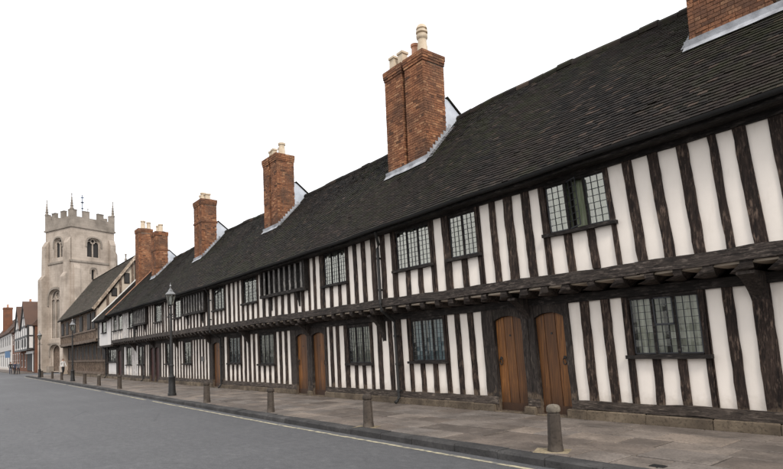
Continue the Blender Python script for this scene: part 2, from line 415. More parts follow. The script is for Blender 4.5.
# pavement: bedding sheet with every near slab on its own
g = MB()
n = 60
for i in range(n):
    a = 6 - i * 82 / n; b = 6 - (i + 1) * 82 / n
    g.add([(a, kerb_y(a) + .12, PZ - .016), (a, 12.5, PZ - .016), (b, 12.5, PZ - .016), (b, kerb_y(b) + .12, PZ - .016)], [(0, 1, 2, 3)])
pv = g.build('pavement', 'joint_dirt'); pv['kind'] = 'structure'
ROWS = [.30, .92, 1.62, 2.22, 2.95, 3.72]         # joints between courses, measured from the kerb
far = MB()
r2 = random.Random(5)
for k in range(len(ROWS) - 1):
    x = 5 + r2.uniform(0, .8)
    while x > -76:
        L = r2.uniform(.55, 1.15); x2 = x - L
        ya = kerb_y((x + x2) / 2) + ROWS[k] + .006; yb = kerb_y((x + x2) / 2) + ROWS[k + 1] - .006
        if k == len(ROWS) - 2: yb = WALL_Y - .10
        mb = MB() if x > -20 else far
        z = PZ + r2.uniform(-.008, .005); tl = r2.uniform(-.004, .004)
        i0 = len(mb.v)
        mb.chbox(x2 + .009, x - .009, ya + .008, yb - .008, PZ - .05, z, .010, r2.random(), .006, r2)
        for q in range(i0, len(mb.v)):
            vx = mb.v[q]; mb.v[q] = (vx[0], vx[1], vx[2] + tl * (vx[0] - x) / L)
        if x > -20: mb.build('paving_slab', 'paving', pv)
        x = x2
stuff(far.build('far_paving', 'paving', pv))
g = MB()
for i in range(n):
    a = 6 - i * 82 / n; b = 6 - (i + 1) * 82 / n
    ya, yb = kerb_y(a), kerb_y(b)
    g.add([(a, ya + .02, -.01), (b, yb + .02, -.01), (b, yb + .02, PZ - .02), (a, ya + .02, PZ - .02), (a, ya + .26, PZ - .02), (b, yb + .26, PZ - .02)], [(0, 1, 2, 3), (3, 2, 5, 4)])
kb = g.build('kerb', 'joint_dirt'); kb['kind'] = 'structure'
far = MB(); x = 6
while x > -75.5:
    L = r2.uniform(.8, 1.05); mb = MB() if x > -38 else far
    ya, yb = kerb_y(x), kerb_y(x - L); z = PZ + r2.uniform(-.004, .008); j = r2.uniform(-.008, .008)
    vs = []
    for yo, zz in ((0, -.01), (0, z - .025), (.022, z), (.27, z), (.27, -.01)):
        for xx, yy in ((x - .006, ya), (x - L + .006, yb)):
            vs.append((xx, yy + yo + j, zz + r2.uniform(-.003, .003)))
    mb.add(vs, [(0, 1, 3, 2), (2, 3, 5, 4), (4, 5, 7, 6), (6, 7, 9, 8), (0, 2, 4, 6, 8), (9, 7, 5, 3, 1)], r2.random())
    if x > -38: mb.build('kerb_stone', 'kerb', kb)
    x -= L
stuff(far.build('far_kerb', 'kerb', kb))

# ------------------------------------------------------------------ the almshouse terrace
T = thing('almshouse_terrace', (-25, WALL_Y, PZ), 'long black and white half-timbered terrace with dark tiled roof beside the pavement', 'building')
UL = [(1, .17), (-5.5, .17), (-8, .11), (-12, .06), (-16, .02), (-60, .0)]
GL = [(1, .11), (-10, .09), (-16, .04), (-24, 0), (-60, 0)]
def lean(v):
    x, y, z = v
    if z > 2.7: return (x + lerp_tab(UL, x) * (4.92 - z) / 1.86, y, z)
    return (x + lerp_tab(GL, x) * (2.5 - z) / 2.04, y, z)
UB, UT = 3.05, 4.93
GB, GT = .46, 2.5
def upT(x): return lerp_tab([(1, 4.95), (-9, 4.90), (-14, 4.89), (-60, 4.86)], x)

def panel(x0, x1, y, z0, z1, mat='plaster'):
    mb = MB(); b = .012
    j = lambda: rnd.uniform(-.01, .01)
    e = .02
    mb.box(x0 - e, x1 + e, y + .03, y + .09, z0 - .01, z1 + .02)
    # soft pillowed face
    nx, nz = 3, 6; vs = []
    for a in range(nz + 1):
        for c in range(nx + 1):
            u, v = c / nx, a / nz
            bul = .010 * (math.sin(math.pi * u) * math.sin(math.pi * v)) + rnd.uniform(-.002, .002)
            vs.append((x0 - e + (x1 - x0 + 2 * e) * u, y + .028 - bul, z0 - .01 + (z1 - z0 + .03) * v))
    fs = [(a * (nx + 1) + c, a * (nx + 1) + c + 1, (a + 1) * (nx + 1) + c + 1, (a + 1) * (nx + 1) + c) for a in range(nz) for c in range(nx)]
    mb.add(vs, fs)
    mb.build('plaster_panel', mat, T, lean, smooth=True, fix=False)

def stud(x0, x1, y, z0, z1, mat='timber', seg=7, proud=0.0, jit=.010):
    mb = MB(); xc = (x0 + x1) / 2; hw = (x1 - x0) / 2 - .009
    mb.timber((xc, y + .05 - proud, z0), (xc + rnd.uniform(-.012, .012), y + .05 - proud, z1), (hw, 0, 0), (0, .055 + rnd.uniform(0, .012), 0), seg, jit * min(1, hw / .07))
    return mb.build('stud', mat, T, lean)

def window(x0, x1, zs, zt, y, nl, below, bz, curtain=None, mat='timber', jamb=.105, transom=None, rows=None, root=None, open_light=None, cols=3):
    """jambs run full height as studs; window = head + frame, with sill, mullions, leaded panes and curtain"""
    root = root or T
    stud(x0, x0 + jamb, y, bz, zt + .09, mat, 8, .004)
    stud(x1 - jamb, x1, y, bz, zt + .09, mat, 8, .004)
    a, b = x0 + jamb, x1 - jamb
    mb = MB(); mb.timber((a - .02, y + .05, zt + .03), (b + .02, y + .05, zt + .03), (0, 0, .045), (0, .05, 0), 5, .006)
    mb.box(a, a + .02, y + .03, y + .10, zs, zt); mb.box(b - .02, b, y + .03, y + .10, zs, zt); mb.box(a, b, y + .03, y + .10, zs, zs + .035)
    W = mb.build('window', 'timber_dark', root, lean)
    mb = MB(); mb.timber((x0 - .03, y - .02, zs - .03), (x1 + .03, y - .02, zs - .03), (0, 0, .034), (0, .075, 0), 8, .006)
    mb.build('sill', 'timber_dark', W, lean)
    a += .02; b -= .02
    lw = (b - a) / nl
    for i in range(nl):
        la, lb = a + lw * i, a + lw * (i + 1)
        if i:
            mb = MB(); mb.timber((la, y + .045, zs + .03), (la, y + .045, zt), (.021, 0, 0), (0, .03, 0), 4, .004)
            mb.build('mullion', 'timber_dark', W, lean); la += .023
        if i < nl - 1: lb -= .023
        z0, z1 = zs + .035, zt - .01
        pg = MB(); lc = MB(); nr = rows or max(4, round((z1 - z0) / .125))
        yy = y + .038
        swing = open_light == i
        sw = lambda x, yv: (la + (x - la) * math.cos(R(-28)) , yv + (x - la) * math.sin(R(-28)))
        for c in range(cols):
            for q in range(nr):
                xa, xb = la + (lb - la) * c / cols, la + (lb - la) * (c + 1) / cols
                za, zb = z0 + (z1 - z0) * q / nr, z0 + (z1 - z0) * (q + 1) / nr
                dx, dz = rnd.gauss(0, .0007), rnd.gauss(0, .0012 if zs > 3 else .0006)
                P = [(xa, yy - dx - dz, za), (xb, yy + dx - dz, za), (xb, yy + dx + dz, zb), (xa, yy - dx + dz, zb)]
                if swing: P = [(*sw(p[0], p[1]), p[2]) for p in P]
                pg.add(P, [(0, 1, 2, 3)])
        i0 = len(lc.v)
        for c in range(cols + 1):
            xx = la + (lb - la) * c / cols; h = .0045 if 0 < c < cols else .010
            lc.box(xx - h, xx + h, yy - .012, yy + .008, z0, z1)
        for q in range(nr + 1):
            z = z0 + (z1 - z0) * q / nr; h = .004 if 0 < q < nr else .010
            lc.box(la, lb, yy - .011, yy + .007, z - h, z + h)
        if transom and i in transom:
            z = z0 + (z1 - z0) * .52
            lc.box(la, lb, yy - .03, yy + .01, z - .016, z + .016); lc.box(la, la + .022, yy - .03, yy + .01, z, z1); lc.box(lb - .022, lb, yy - .03, yy + .01, z, z1); lc.box(la, lb, yy - .03, yy + .01, z1 - .022, z1)
        if swing: lc.v = [(*sw(p[0], p[1]), p[2]) for p in lc.v]
        pg.build('pane', 'glass' if zs > 3 else 'dim_glass', W, lean, fix=False)
        lc.build('lead_came', 'came', W, lean)
    if curtain:
        mb = MB(); nseg = 40; vs = []
        cov = [(0, .36), (.42, .66), (.70, 1)] if curtain != 'curtain' else [(0, .44), (.52, 1.0)]
        for u0, u1 in cov:
            v0 = len(mb.v); vs = []
            for k in range(nseg + 1):
                u = u0 + (u1 - u0) * k / nseg; xx = a + (b - a) * u
                yv = y + .16 + .025 * math.sin(u * 70 + x0) + .012 * math.sin(u * 171)
                vs += [(xx, yv, zs - .05), (xx, yv, zt + .02)]
            mb.add(vs, [(2 * k, 2 * k + 2, 2 * k + 3, 2 * k + 1) for k in range(nseg)])
        mb.build('curtain', curtain, W, lean, smooth=True, fix=False)
        # white things standing on the sill inside
    if below:
        n_ = len(below) if isinstance(below, list) else below
        a, b = x0 + jamb, x1 - jamb
        pw = (b - a) / (n_ + (n_ - 1) * .55)
        for i in range(n_):
            pa = a + pw * 1.55 * i
            panel(pa, pa + pw, y, bz, zs - .05)
            if i < n_ - 1: stud(pa + pw, pa + pw * 1.55, y, bz, zs - .06, mat, 5)
    return W

def barred(x0, x1, zs, zt, y, nb, bz):
    """projecting unglazed opening with upright bars, carried on two small brackets"""
    yo = y - .16
    mb = MB()
    mb.timber((x0, yo + .04, zs - .05), (x1, yo + .04, zs - .05), (0, 0, .055), (0, .07, 0), 8, .008)
    mb.timber((x0, yo + .04, zt + .02), (x1, yo + .04, zt + .02), (0, 0, .06), (0, .06, 0), 8, .006)
    mb.timber((x0 + .05, yo + .04, zs), (x0 + .05, yo + .04, zt), (.05, 0, 0), (0, .05, 0), 4, .006)
    mb.timber((x1 - .05, yo + .04, zs), (x1 - .05, yo + .04, zt), (.05, 0, 0), (0, .05, 0), 4, .006)
    mb.box(x0, x0 + .06, yo + .05, y + .1, zs - .1, zt); mb.box(x1 - .06, x1, yo + .05, y + .1, zs - .1, zt)
    mb.box(x0, x1, y + .02, y + .05, zs - .1, zs - .02); mb.box(x0, x1, yo + .03, y + .06, zs - .1, zs - .07)
    W = mb.build('barred_window', 'timber_dark', T, lean)
    mb = MB(); mb.box(x0 + .02, x1 - .02, y + .16, y + .2, zs - .08, zt); mb.build('back_board', 'timber_dark', W, lean)
    for i in range(nb):
        xx = x0 + .1 + (x1 - x0 - .2) * (i + .5) / nb
        mb = MB(); mb.timber((xx, yo + .045, zs), (xx, yo + .045, zt - .02), (.024, -.024, 0), (.024, .024, 0), 4, .004)
        mb.build('bar', 'bar_timber', W, lean)
    for u in (.18, .80):
        xx = x0 + (x1 - x0) * u
        mb = MB(); P = [(y, zs - .1), (yo - .0, zs - .1), (yo + .04, zs - .2), (y - .03, zs - .42), (y, zs - .6)]
        mb.prism(P, lambda p, q, d: (d, p, q), xx - .05, xx + .05); mb.build('bracket', 'timber_dark', W, lean)
    n_ = max(4, round((x1 - x0) / .5)); pw = (x1 - x0 - .1) / (n_ + (n_ - 1) * .62); a = x0 + .05
    for i in range(n_):
        pa = a + pw * 1.62 * i
        panel(pa, pa + pw, y, bz, zs - .08)
        if i < n_ - 1: stud(pa + pw, pa + pw * 1.62, y, bz, zs - .08, 'timber', 5)
    stud(x0 - .0, x0 + .06, y, bz, zs - .08); stud(x1 - .06, x1, y, bz, zs - .08)

def door(x0, x1, y, zt, mat, hinge, arch=.11, z0=.145):
    hw = (x1 - x0) / 2; xc = (x0 + x1) / 2
    zz = lambda x: zt - arch * min(1, abs((x - xc) / hw)) ** 2.2
    yb = y + .055
    mb = MB(); N = 10
    P = [(x0, z0), (x1, z0)] + [(x1 - (x1 - x0) * i / N, zz(x1 - (x1 - x0) * i / N)) for i in range(N + 1)]
    mb.prism(P, lambda u, v, d: (u, d, v), yb + .025, yb + .06, .05)
    D = mb.build('door', mat, T, lean)
    nb = 4 if x1 - x0 > .84 else 3; cuts = [0]
    for i in range(nb): cuts.append(cuts[-1] + rnd.uniform(.85, 1.2))
    cuts = [c / cuts[-1] for c in cuts]
    for i in range(nb):
        a = x0 + (x1 - x0) * cuts[i] + .007; b = x0 + (x1 - x0) * cuts[i + 1] - .007; k = 4; yj = rnd.uniform(-.004, .004)
        P = [(a, z0 + .01), (b, z0 + .01)] + [(b - (b - a) * q / k, zz(b - (b - a) * q / k) - .004) for q in range(k + 1)]
        mb = MB(); mb.prism(P, lambda u, v, d: (u, d, v), yb + yj, yb + .028, ([1.0, .55, .35, .45] if hinge else [.5, .3, .95, .6])[i] * rnd.uniform(.85, 1))
        mb.build('plank', mat, D, lean)
    mb = MB(); mb.box(x0 + .005, x1 - .005, yb - .02, yb - .004, z0 + .01, z0 + .19, .15); mb.build('kick_board', mat, D, lean)
    hx = x0 + .10 if hinge else x1 - .10
    mb = MB(); ring = [(hx + .045 * math.sin(t * math.pi / 6), yb - .03, 1.28 + .075 * math.cos(t * math.pi / 6)) for t in range(13)]
    mb.tube(ring, .011, 6); mb.lathe([(.035, 0), (.035, .012)], 10, (0, 0, 0))
    i0 = len(mb.v) - 20
    for q in range(i0, len(mb.v)): vx = mb.v[q]; mb.v[q] = (hx + vx[0], yb - .006 - vx[2], 1.36 + vx[1])
    mb.build('handle', 'iron', D, lean, smooth=True)
    mb = MB(); mb.box(xc - .02, xc + .02, yb - .012, yb - .001, 1.86, 1.90); mb.build('nail_plate', 'iron', D, lean)
    return D
def door_frame(x0, x1, y, zt, ztop, arch=.11, jl=.2, jr=.2, z0=PZ):
    xc, hw = (x0 + x1) / 2, (x1 - x0) / 2; N = 12
    zz = lambda x: zt - arch * min(1, abs((x - xc) / hw)) ** 2.2
    mb = MB()
    mb.timber((x0 - jl / 2, y + .04, z0), (x0 - jl / 2, y + .04, ztop), (jl / 2, 0, 0), (0, .075, 0), 8, .012)
    mb.timber((x1 + jr / 2, y + .04, z0), (x1 + jr / 2, y + .04, ztop), (jr / 2, 0, 0), (0, .075, 0), 8, .012)
    P = [(x0 - .01 + (x1 - x0 + .02) * i / N, zz(x0 + (x1 - x0) * i / N)) for i in range(N + 1)] + [(x1 + .01, ztop), (x0 - .01, ztop)]
    mb.prism(P, lambda u, v, d: (u, d, v), y - .022, y + .2)
    mb.box(x0 - .01, x1 + .01, y + .02, y + .24, z0, z0 + .04)
    return mb.build('door_frame', 'timber_post', T, lean)

# ---- facade tables, metres along the street (panel: p, window: w, barred: b, door: d)
UPPER = [('p', -.26, 0), ('p', -.73, -.46), ('p', -1.2, -.93), ('p', -1.66, -1.4), ('p', -2.13, -1.86), ('p', -2.6, -2.33),
 ('p', -3.14, -2.87), ('p', -3.59, -3.34), ('p', -4.03, -3.73), ('p', -4.51, -4.22), ('p', -4.99, -4.70), ('p', -5.46, -5.18),
 ('w', -6.99, -5.46, 3.88, 4.86, 3, 3, 'curtain_green', 1), ('p', -7.28, -7.05), ('p', -7.75, -7.49), ('p', -8.23, -7.99), ('p', -8.70, -8.41),
 ('w', -9.84, -8.75, 3.80, 4.82, 2, 2, 'curtain_green', None), ('p', -10.28, -9.98), ('w', -11.92, -10.36, 3.79, 4.84, 3, 3, 'curtain', None),
 ('p', -12.31, -12.03), ('p', -12.75, -12.52), ('p', -13.25, -12.97), ('p', -13.70, -13.44), ('p', -14.15, -13.89),
 ('w', -15.68, -14.21, 3.78, 4.82, 3, 3, 'curtain', None), ('p', -16.12, -15.86), ('p', -16.5, -16.28), ('b', -20.02, -16.56, 3.87, 4.80, 8),
 ('p', -20.54, -20.19), ('w', -22.06, -20.60, 3.74, 4.80, 3, 3, 'curtain', None), ('p', -22.43, -22.16), ('p', -22.91, -22.58), ('p', -23.36, -23.06), ('p', -23.87, -23.58),
 ('w', -25.38, -23.94, 3.72, 4.80, 3, 3, 'curtain', None), ('p', -25.85, -25.5), ('b', -29.40, -26.1, 3.83, 4.72, 8), ('p', -29.85, -29.5),
 ('w', -31.10, -29.90, 3.73, 4.78, 2, 2, 'curtain', None), ('p', -31.52, -31.24), ('p', -31.99, -31.71), ('p', -32.46, -32.18), ('p', -32.93, -32.65), ('p', -33.2, -33.06),
 ('w', -34.75, -33.25, 3.72, 4.78, 3, 3, 'curtain', None), ('p', -35.12, -34.88), ('p', -35.58, -35.30), ('p', -36.06, -35.78), ('b', -39.2, -36.15, 3.83, 4.72, 7), ('p', -39.55, -39.3),
 ('w', -40.85, -39.6, 3.70, 4.76, 2, 2, 'curtain', None), ('p', -41.35, -41.0), ('p', -41.85, -41.5), ('p', -42.4, -42.0), ('w', -43.92, -42.5, 3.72, 4.74, 2, 2, 'curtain', None),
 ('p', -44.22, -44.0), ('w', -45.4, -44.28, 3.70, 4.74, 2, 2, 'curtain', None), ('p', -45.72, -45.48)]
GROUND = [('p', -.3, -.05), ('p', -.78, -.52), ('p', -1.25, -1.0), ('p', -1.72, -1.47), ('p', -2.2, -1.94), ('p', -2.68, -2.42), ('p', -3.18, -2.9),
 ('p', -3.71, -3.47), ('p', -4.15, -3.89), ('w', -5.64, -4.18, 1.38, 2.44, 3, 3, 'curtain', None), ('p', -5.92, -5.69), ('p', -6.38, -6.12), ('p', -6.86, -6.59),
 ('d', -7.75, -6.99, 'oak', 0), ('d', -8.92, -8.10, 'oak', 1), ('p', -9.57, -9.31), ('p', -10.05, -9.76), ('p', -10.50, -10.23),
 ('w', -12.08, -10.56, 1.30, 2.42, 3, 3, 'curtain_blue', None), ('p', -12.39, -12.13), ('p', -12.83, -12.62), ('p', -13.35, -13.02), ('p', -13.80, -13.56),
 ('w', -15.22, -13.84, 1.25, 2.40, 3, 3, 'curtain', None), ('p', -15.66, -15.36), ('p', -16.05, -15.85), ('p', -16.44, -16.25),
 ('d', -17.40, -16.55, 'oak', 0), ('d', -18.56, -17.74, 'oak', 1), ('p', -19.30, -19.03), ('p', -19.75, -19.5), ('p', -20.2, -19.95),
 ('w', -21.82, -20.32, 1.23, 2.42, 3, 3, 'curtain', None), ('p', -22.17, -21.9), ('p', -22.62, -22.37), ('p', -23.07, -22.82), ('p', -23.52, -23.27),
 ('w', -25.05, -23.57, 1.28, 2.42, 3, 3, 'curtain_blue', None), ('p', -25.52, -25.2), ('d', -26.90, -26.0, 'oak', 0),
 ('p', -27.75, -27.45), ('p', -28.2, -27.93), ('p', -28.65, -28.38), ('p', -29.1, -28.83), ('p', -29.52, -29.26), ('p', -29.92, -29.68),
 ('w', -31.34, -30.0, 1.26, 2.42, 2, 3, 'curtain', None), ('p', -31.75, -31.45), ('p', -32.22, -31.93), ('p', -32.7, -32.4), ('p', -33.2, -32.88), ('w', -34.56, -33.34, 1.26, 2.42, 2, 2, 'curtain', None),
 ('p', -34.98, -34.68), ('p', -35.5, -35.18), ('d', -36.70, -35.8, 'red_oak', 0), ('d', -37.75, -36.85, 'red_oak', 1), ('p', -38.45, -38.05), ('p', -38.95, -38.62),
 ('w', -40.72, -39.2, 1.22, 2.40, 2, 2, 'curtain', None), ('p', -41.25, -40.85), ('p', -41.8, -41.42), ('p', -42.3, -41.95), ('w', -44.0, -42.36, 1.2, 2.38, 2, 2, 'curtain', None), ('p', -44.7, -44.1),
 ('d', -46.4, -45.3, 'red_oak', 1)]
def facade(tab, y, bz, top):
    tab = sorted(tab, key=lambda e: -e[1])
    prev = None
    for i, e in enumerate(tab):
        x0, x1 = e[1], e[2]; zt = top(x0)
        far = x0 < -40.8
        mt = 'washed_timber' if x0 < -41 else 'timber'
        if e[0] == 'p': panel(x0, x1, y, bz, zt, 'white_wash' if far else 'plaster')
        elif e[0] == 'w': window(x0, x1, e[3], e[4], y, e[5], e[6], bz, e[7], open_light=e[8], transom=(1,) if (x0 == -5.64) else None, mat=mt, cols=3 if x0 > -30 else 2)
        elif e[0] == 'b': barred(x0, x1, e[3], e[4], y, e[5], bz)
        if e[0] == 'w':
            # strip of timber between window head and wall plate
            mb = MB(); mb.timber((x0, y + .06, (e[4] + .09 + zt) / 2), (x1, y + .06, (e[4] + .09 + zt) / 2), (0, 0, max(.01, (zt - e[4] - .05) / 2)), (0, .04, 0), 4, .004); mb.build('window_head', 'timber_dark', T, lean)
        if prev is not None:
            gap0, gap1 = x1, prev[1]
            if 'd' not in (e[0], prev[0]) and gap1 - gap0 > .02:
                if gap1 - gap0 < .62: stud(gap0, gap1, y, bz, zt, mt, 9)
            if prev[0] == 'b' or e[0] == 'b': pass
        prev = e
facade(UPPER, UP_Y, UB, upT)
facade(GROUND, WALL_Y, GB, lambda x: GT)
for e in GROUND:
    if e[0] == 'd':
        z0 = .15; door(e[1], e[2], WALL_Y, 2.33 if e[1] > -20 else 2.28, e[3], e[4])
for x0, x1, jl, jr in ((-7.75, -6.99, .17, .13), (-8.92, -8.10, .36, .17), (-17.4, -16.55, .16, .11), (-18.56, -17.74, .42, .17), (-26.9, -26.0, .5, .44), (-36.7, -35.8, .07, .28), (-37.75, -36.85, .3, .07), (-46.4, -45.3, .5, .55)):
    door_frame(x0, x1, WALL_Y, 2.33 if x0 > -20 else 2.28, GT + .02, jl=jl, jr=jr)
# corner ends of the facade on the near side
stud(.0, .30, UP_Y, UB, 4.95, 'timber', 8); stud(-.05, .25, WALL_Y, GB, GT, 'timber', 8)
# the post with its bracket below the jetty, near end, and the other jetty brackets
def jetty_bracket(x, wd=.24, h=.75, y=WALL_Y):
    mb = MB(); P = []
    z1 = 2.68
    for i in range(9):
        t = i / 8; a = t * math.pi / 2
        P.append((y - .52 + .57 * math.sin(a) ** 1.1, z1 - .05 - h * (1 - math.cos(a)) ** .8))
    P = [(y + .06, z1), (y - .50, z1)] + P + [(y + .06, z1 - h - .14)]
    mb.prism(P, lambda p, q, d: (d, p, q), x - wd / 2, x + wd / 2)
    mb.build('bracket', 'timber_post', T, lean)
for x, wd, h in ((-3.33, .26, .62), (-7.93, .2, .7), (-13.22, .17, .95), (-17.57, .2, .75), (-22.72, .16, .9), (-27.2, .2, .8), (-32.3, .16, .8), (-36.78, .18, .7), (-41.3, .16, .8), (-.6, .22, .7)):
    jetty_bracket(x, wd, h)
# bressumer, wall plates and sill beams in hewn lengths
def beam_run(name, mat, y, z, hh, hd, cuts, jit=.012, warp=lean, zf=None):
    for a, b in zip(cuts, cuts[1:]):
        mb = MB(); dz = rnd.uniform(-.008, .008); ns = max(6, int((a - b) / .35))
        za = zf(a) if zf else z; zb = zf(b) if zf else z
        mb.timber((a, y, za + dz), (b, y, zb + dz + rnd.uniform(-.006, .006)), (0, 0, hh), (0, hd + rnd.uniform(-.004, .004), 0), ns, jit)
        mb.build(name, mat, T, warp)
beam_run('bressumer', 'timber_beam', UP_Y + .03, 2.945, .108, .10, [.3, -5.2, -10.4, -15.9, -20.9, -26.0, -31.2, -36.4, -41.0, -45.72], .014)
beam_run('wall_plate', 'timber_dark', WALL_Y + .04, 2.585, .085, .085, [.25, -4.2, -9.1, -13.4, -18.8, -23.6, -28.4, -33.2, -39.0, -45.7], .01)
beam_run('top_plate', 'timber_dark', UP_Y + .05, 5.0, .085, .085, [.3, -6.0, -11.5, -16.5, -22, -28, -34, -40, -45.7], .008, zf=lambda x: upT(x) + .075)
gaps = sorted([(e[1] - .02, e[2] + .02) for e in GROUND if e[0] == 'd'], reverse=True)
segs = []; a = .25
for g0, g1 in gaps:
    if a - g1 > .3: segs.append((a, g1))
    a = g0
segs.append((a, -50.3))
for a, b in segs:
    x = a
    while x - b > .05:
        L = min(x - b, rnd.uniform(3, 5)); 
        if x - L - b < .8: L = x - b
        mb = MB(); mb.timber((x, WALL_Y + .035, .385), (x - L, WALL_Y + .035, .385 + rnd.uniform(-.012, .012)), (0, 0, .085), (0, .09, 0), max(4, int(L / .3)), .016)
        mb.build('sill_beam', 'timber_sill', T, lean); x -= L
# joists under the jetty with pale plaster between them
x = .1
while x > -45.6:
    mb = MB(); wd = rnd.uniform(.065, .09); zb = 2.665 + rnd.uniform(-.012, .01)
    P = [(WALL_Y + .1, zb), (WALL_Y + .1, 2.835), (UP_Y - .03, 2.835), (UP_Y - .05, 2.79), (UP_Y - .02, zb + .05), (UP_Y + .08, zb)]
    mb.prism(P, lambda p, q, d: (d, p, q), x - wd, x + wd); mb.build('joist', 'timber_beam', T, lean)
    x -= rnd.uniform(.46, .58)
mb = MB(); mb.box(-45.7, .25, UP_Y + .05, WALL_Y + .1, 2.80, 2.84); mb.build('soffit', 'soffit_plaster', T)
# plinth of squared stones
mb = MB()
for a, b in segs: mb.box(b + .02, a - .02, WALL_Y + .02, WALL_Y + .2, .0, .30)
PLN = mb.build('plinth', 'mortar', T)
for a, b in segs:
    x = a
    while x - b > .04:
        L = rnd.uniform(.55, 1.25)
        if x - L - b < .35: L = x - b
        dy = rnd.uniform(-.012, .012); zt = .298 + rnd.uniform(-.012, .003)
        mb = MB(); mb.chbox(x - L + .005, x - .005, WALL_Y - .085 + dy, WALL_Y + .06, .09, zt, .02, .5, .006); mb.build('stone', 'plinth_stone', PLN); x -= L
for g0, g1 in gaps:
    mb = MB(); mb.chbox(g0 - .02, g1 + .02, WALL_Y - .06, WALL_Y + .3, .09, .137, .015, .5, .006); mb.build('doorstep', 'plinth_stone', T)
# inside: dark rooms behind the glass, rear and end walls
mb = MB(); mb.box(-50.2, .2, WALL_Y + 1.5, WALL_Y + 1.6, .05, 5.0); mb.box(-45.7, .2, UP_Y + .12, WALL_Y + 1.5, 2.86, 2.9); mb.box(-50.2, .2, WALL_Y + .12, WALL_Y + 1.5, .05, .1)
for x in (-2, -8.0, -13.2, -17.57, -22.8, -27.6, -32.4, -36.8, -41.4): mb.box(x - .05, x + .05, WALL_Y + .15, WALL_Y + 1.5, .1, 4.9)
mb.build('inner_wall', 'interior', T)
mb = MB(); mb.box(-50.3, .4, 15.7, 15.9, .0, 5.1); mb.build('rear_wall', 'white_wash', T)
mb = MB(); mb.prism([(WALL_Y + .1, .0), (15.7, 0), (15.7, 5.1), (12.7, 8.5), (UP_Y + .1, 5.1), (UP_Y + .1, 2.9), (WALL_Y + .1, 2.9)], lambda p, q, d: (d, p, q), .12, .3); mb.build('end_wall', 'white_wash', T)
mb = MB(); mb.prism([(WALL_Y + .1, .0), (15.7, 0), (15.7, 5.1), (12.7, 8.3), (UP_Y + .1, 5.1), (UP_Y + .1, 2.9), (WALL_Y + .1, 2.9)], lambda p, q, d: (d, p, q), -50.4, -50.25); mb.build('end_wall', 'white_wash', T)
# far end bay: whitewashed, jettied lower than the rest
ey = UP_Y - .04
E_ = [(-50.55, -50.2), (-49.95, -49.4), (-47.3, -46.85), (-46.6, -46.15)]
mb = MB(); mb.box(-50.6, -45.75, ey + .03, ey + .12, 2.72, 3.66); mb.box(-50.6, -49.05, ey + .03, ey + .12, 3.66, 4.95); mb.box(-47.62, -45.75, ey + .03, ey + .12, 3.66, 4.95); mb.box(-49.05, -47.62, ey + .03, ey + .12, 4.82, 4.95)
mb.build('plaster_panel', 'white_wash', T)
window(-49.1, -47.6, 3.72, 4.80, ey, 2, 0, 3.66, None, cols=2)
for x in (-50.6, -45.85): stud(x - .06, x + .08, ey, 2.7, 4.95, 'timber_grey', 6)
for x in (-46.9, -50.0): stud(x - .04, x + .04, ey + .012, 2.75, 4.9, 'white_wash', 6)
mb = MB(); mb.timber((-45.75, ey + .03, 2.66), (-50.6, ey + .03, 2.66), (0, 0, .07), (0, .1, 0), 10, .012); mb.build('bressumer', 'timber_beam', T)
mb = MB(); mb.box(-50.5, -46.95, WALL_Y + .03, WALL_Y + .1, .46, 1.36); mb.build('plaster_panel', 'white_wash', T)
window(-49.95, -46.95, 1.42, 2.36, WALL_Y, 4, 0, .46, None, cols=2)
stud(-50.45, -50.0, WALL_Y, .46, 2.6, 'timber', 6)
mb = MB(); mb.box(-50.5, -45.7, ey + .1, WALL_Y + .3, 2.60, 2.64); mb.build('soffit', 'timber_dark', T)

# ---- roof
EAVE = [(1, 5.20), (-5, 5.15), (-9, 5.10), (-14.7, 4.96), (-26, 4.88), (-46, 4.95)]
RIDGE = [(1, 8.82), (-5, 8.81), (-7.5, 8.87), (-10.5, 8.94), (-12.5, 8.88), (-16, 8.74), (-20.5, 8.68), (-25, 8.74), (-31, 8.81), (-37, 8.70), (-46, 8.62)]
EY, RY = 9.22, 12.7
def sag(x, t): return .05 * mnoise.noise(Vector((x * .35, t * 2.2, 3))) + .007 * mnoise.noise(Vector((x * .9, t * 4, 7)))
def roofp(x, t, up=0, lower=0.0):
    ze, zr = lerp_tab(EAVE, x), lerp_tab(RIDGE, x)
    p = Vector((x, EY + (RY - EY) * t, ze + (zr - ze) * t + sag(x, t) - lower))
    return p + Vector((0, -.727, .686)) * up
def roof_block(x0, x1, lower, yback=16.2):
    mb = MB(); nx = max(3, int((x1 - x0) / 1.2)); nt_ = 8
    vs = []; 
    for i in range(nx + 1):
        x = x0 + (x1 - x0) * i / nx
        for k in range(nt_ + 1): vs.append(roofp(x, k / nt_, 0, lower))
        for k in range(3):
            b = roofp(x, 1, 0, lower); t = (k + 1) / 3; vs.append((x, b.y + (yback - b.y) * t, b.z + (5.05 - b.z) * t))
        vs.append((x, yback, 4.98)); a = roofp(x, 0, 0, lower); vs.append((x, a.y + .03, a.z - .06))
    m_ = nt_ + 1 + 5
    fs = [(i * m_ + k, (i + 1) * m_ + k, (i + 1) * m_ + (k + 1) % m_, i * m_ + (k + 1) % m_) for i in range(nx) for k in range(m_)]
    fs += [tuple(range(m_)), tuple(nx * m_ + k for k in range(m_ - 1, -1, -1))]
    return mb.add(vs, fs)
ROOF = roof_block(-45.75, .6, 0).build('roof', 'roof_tile', T)
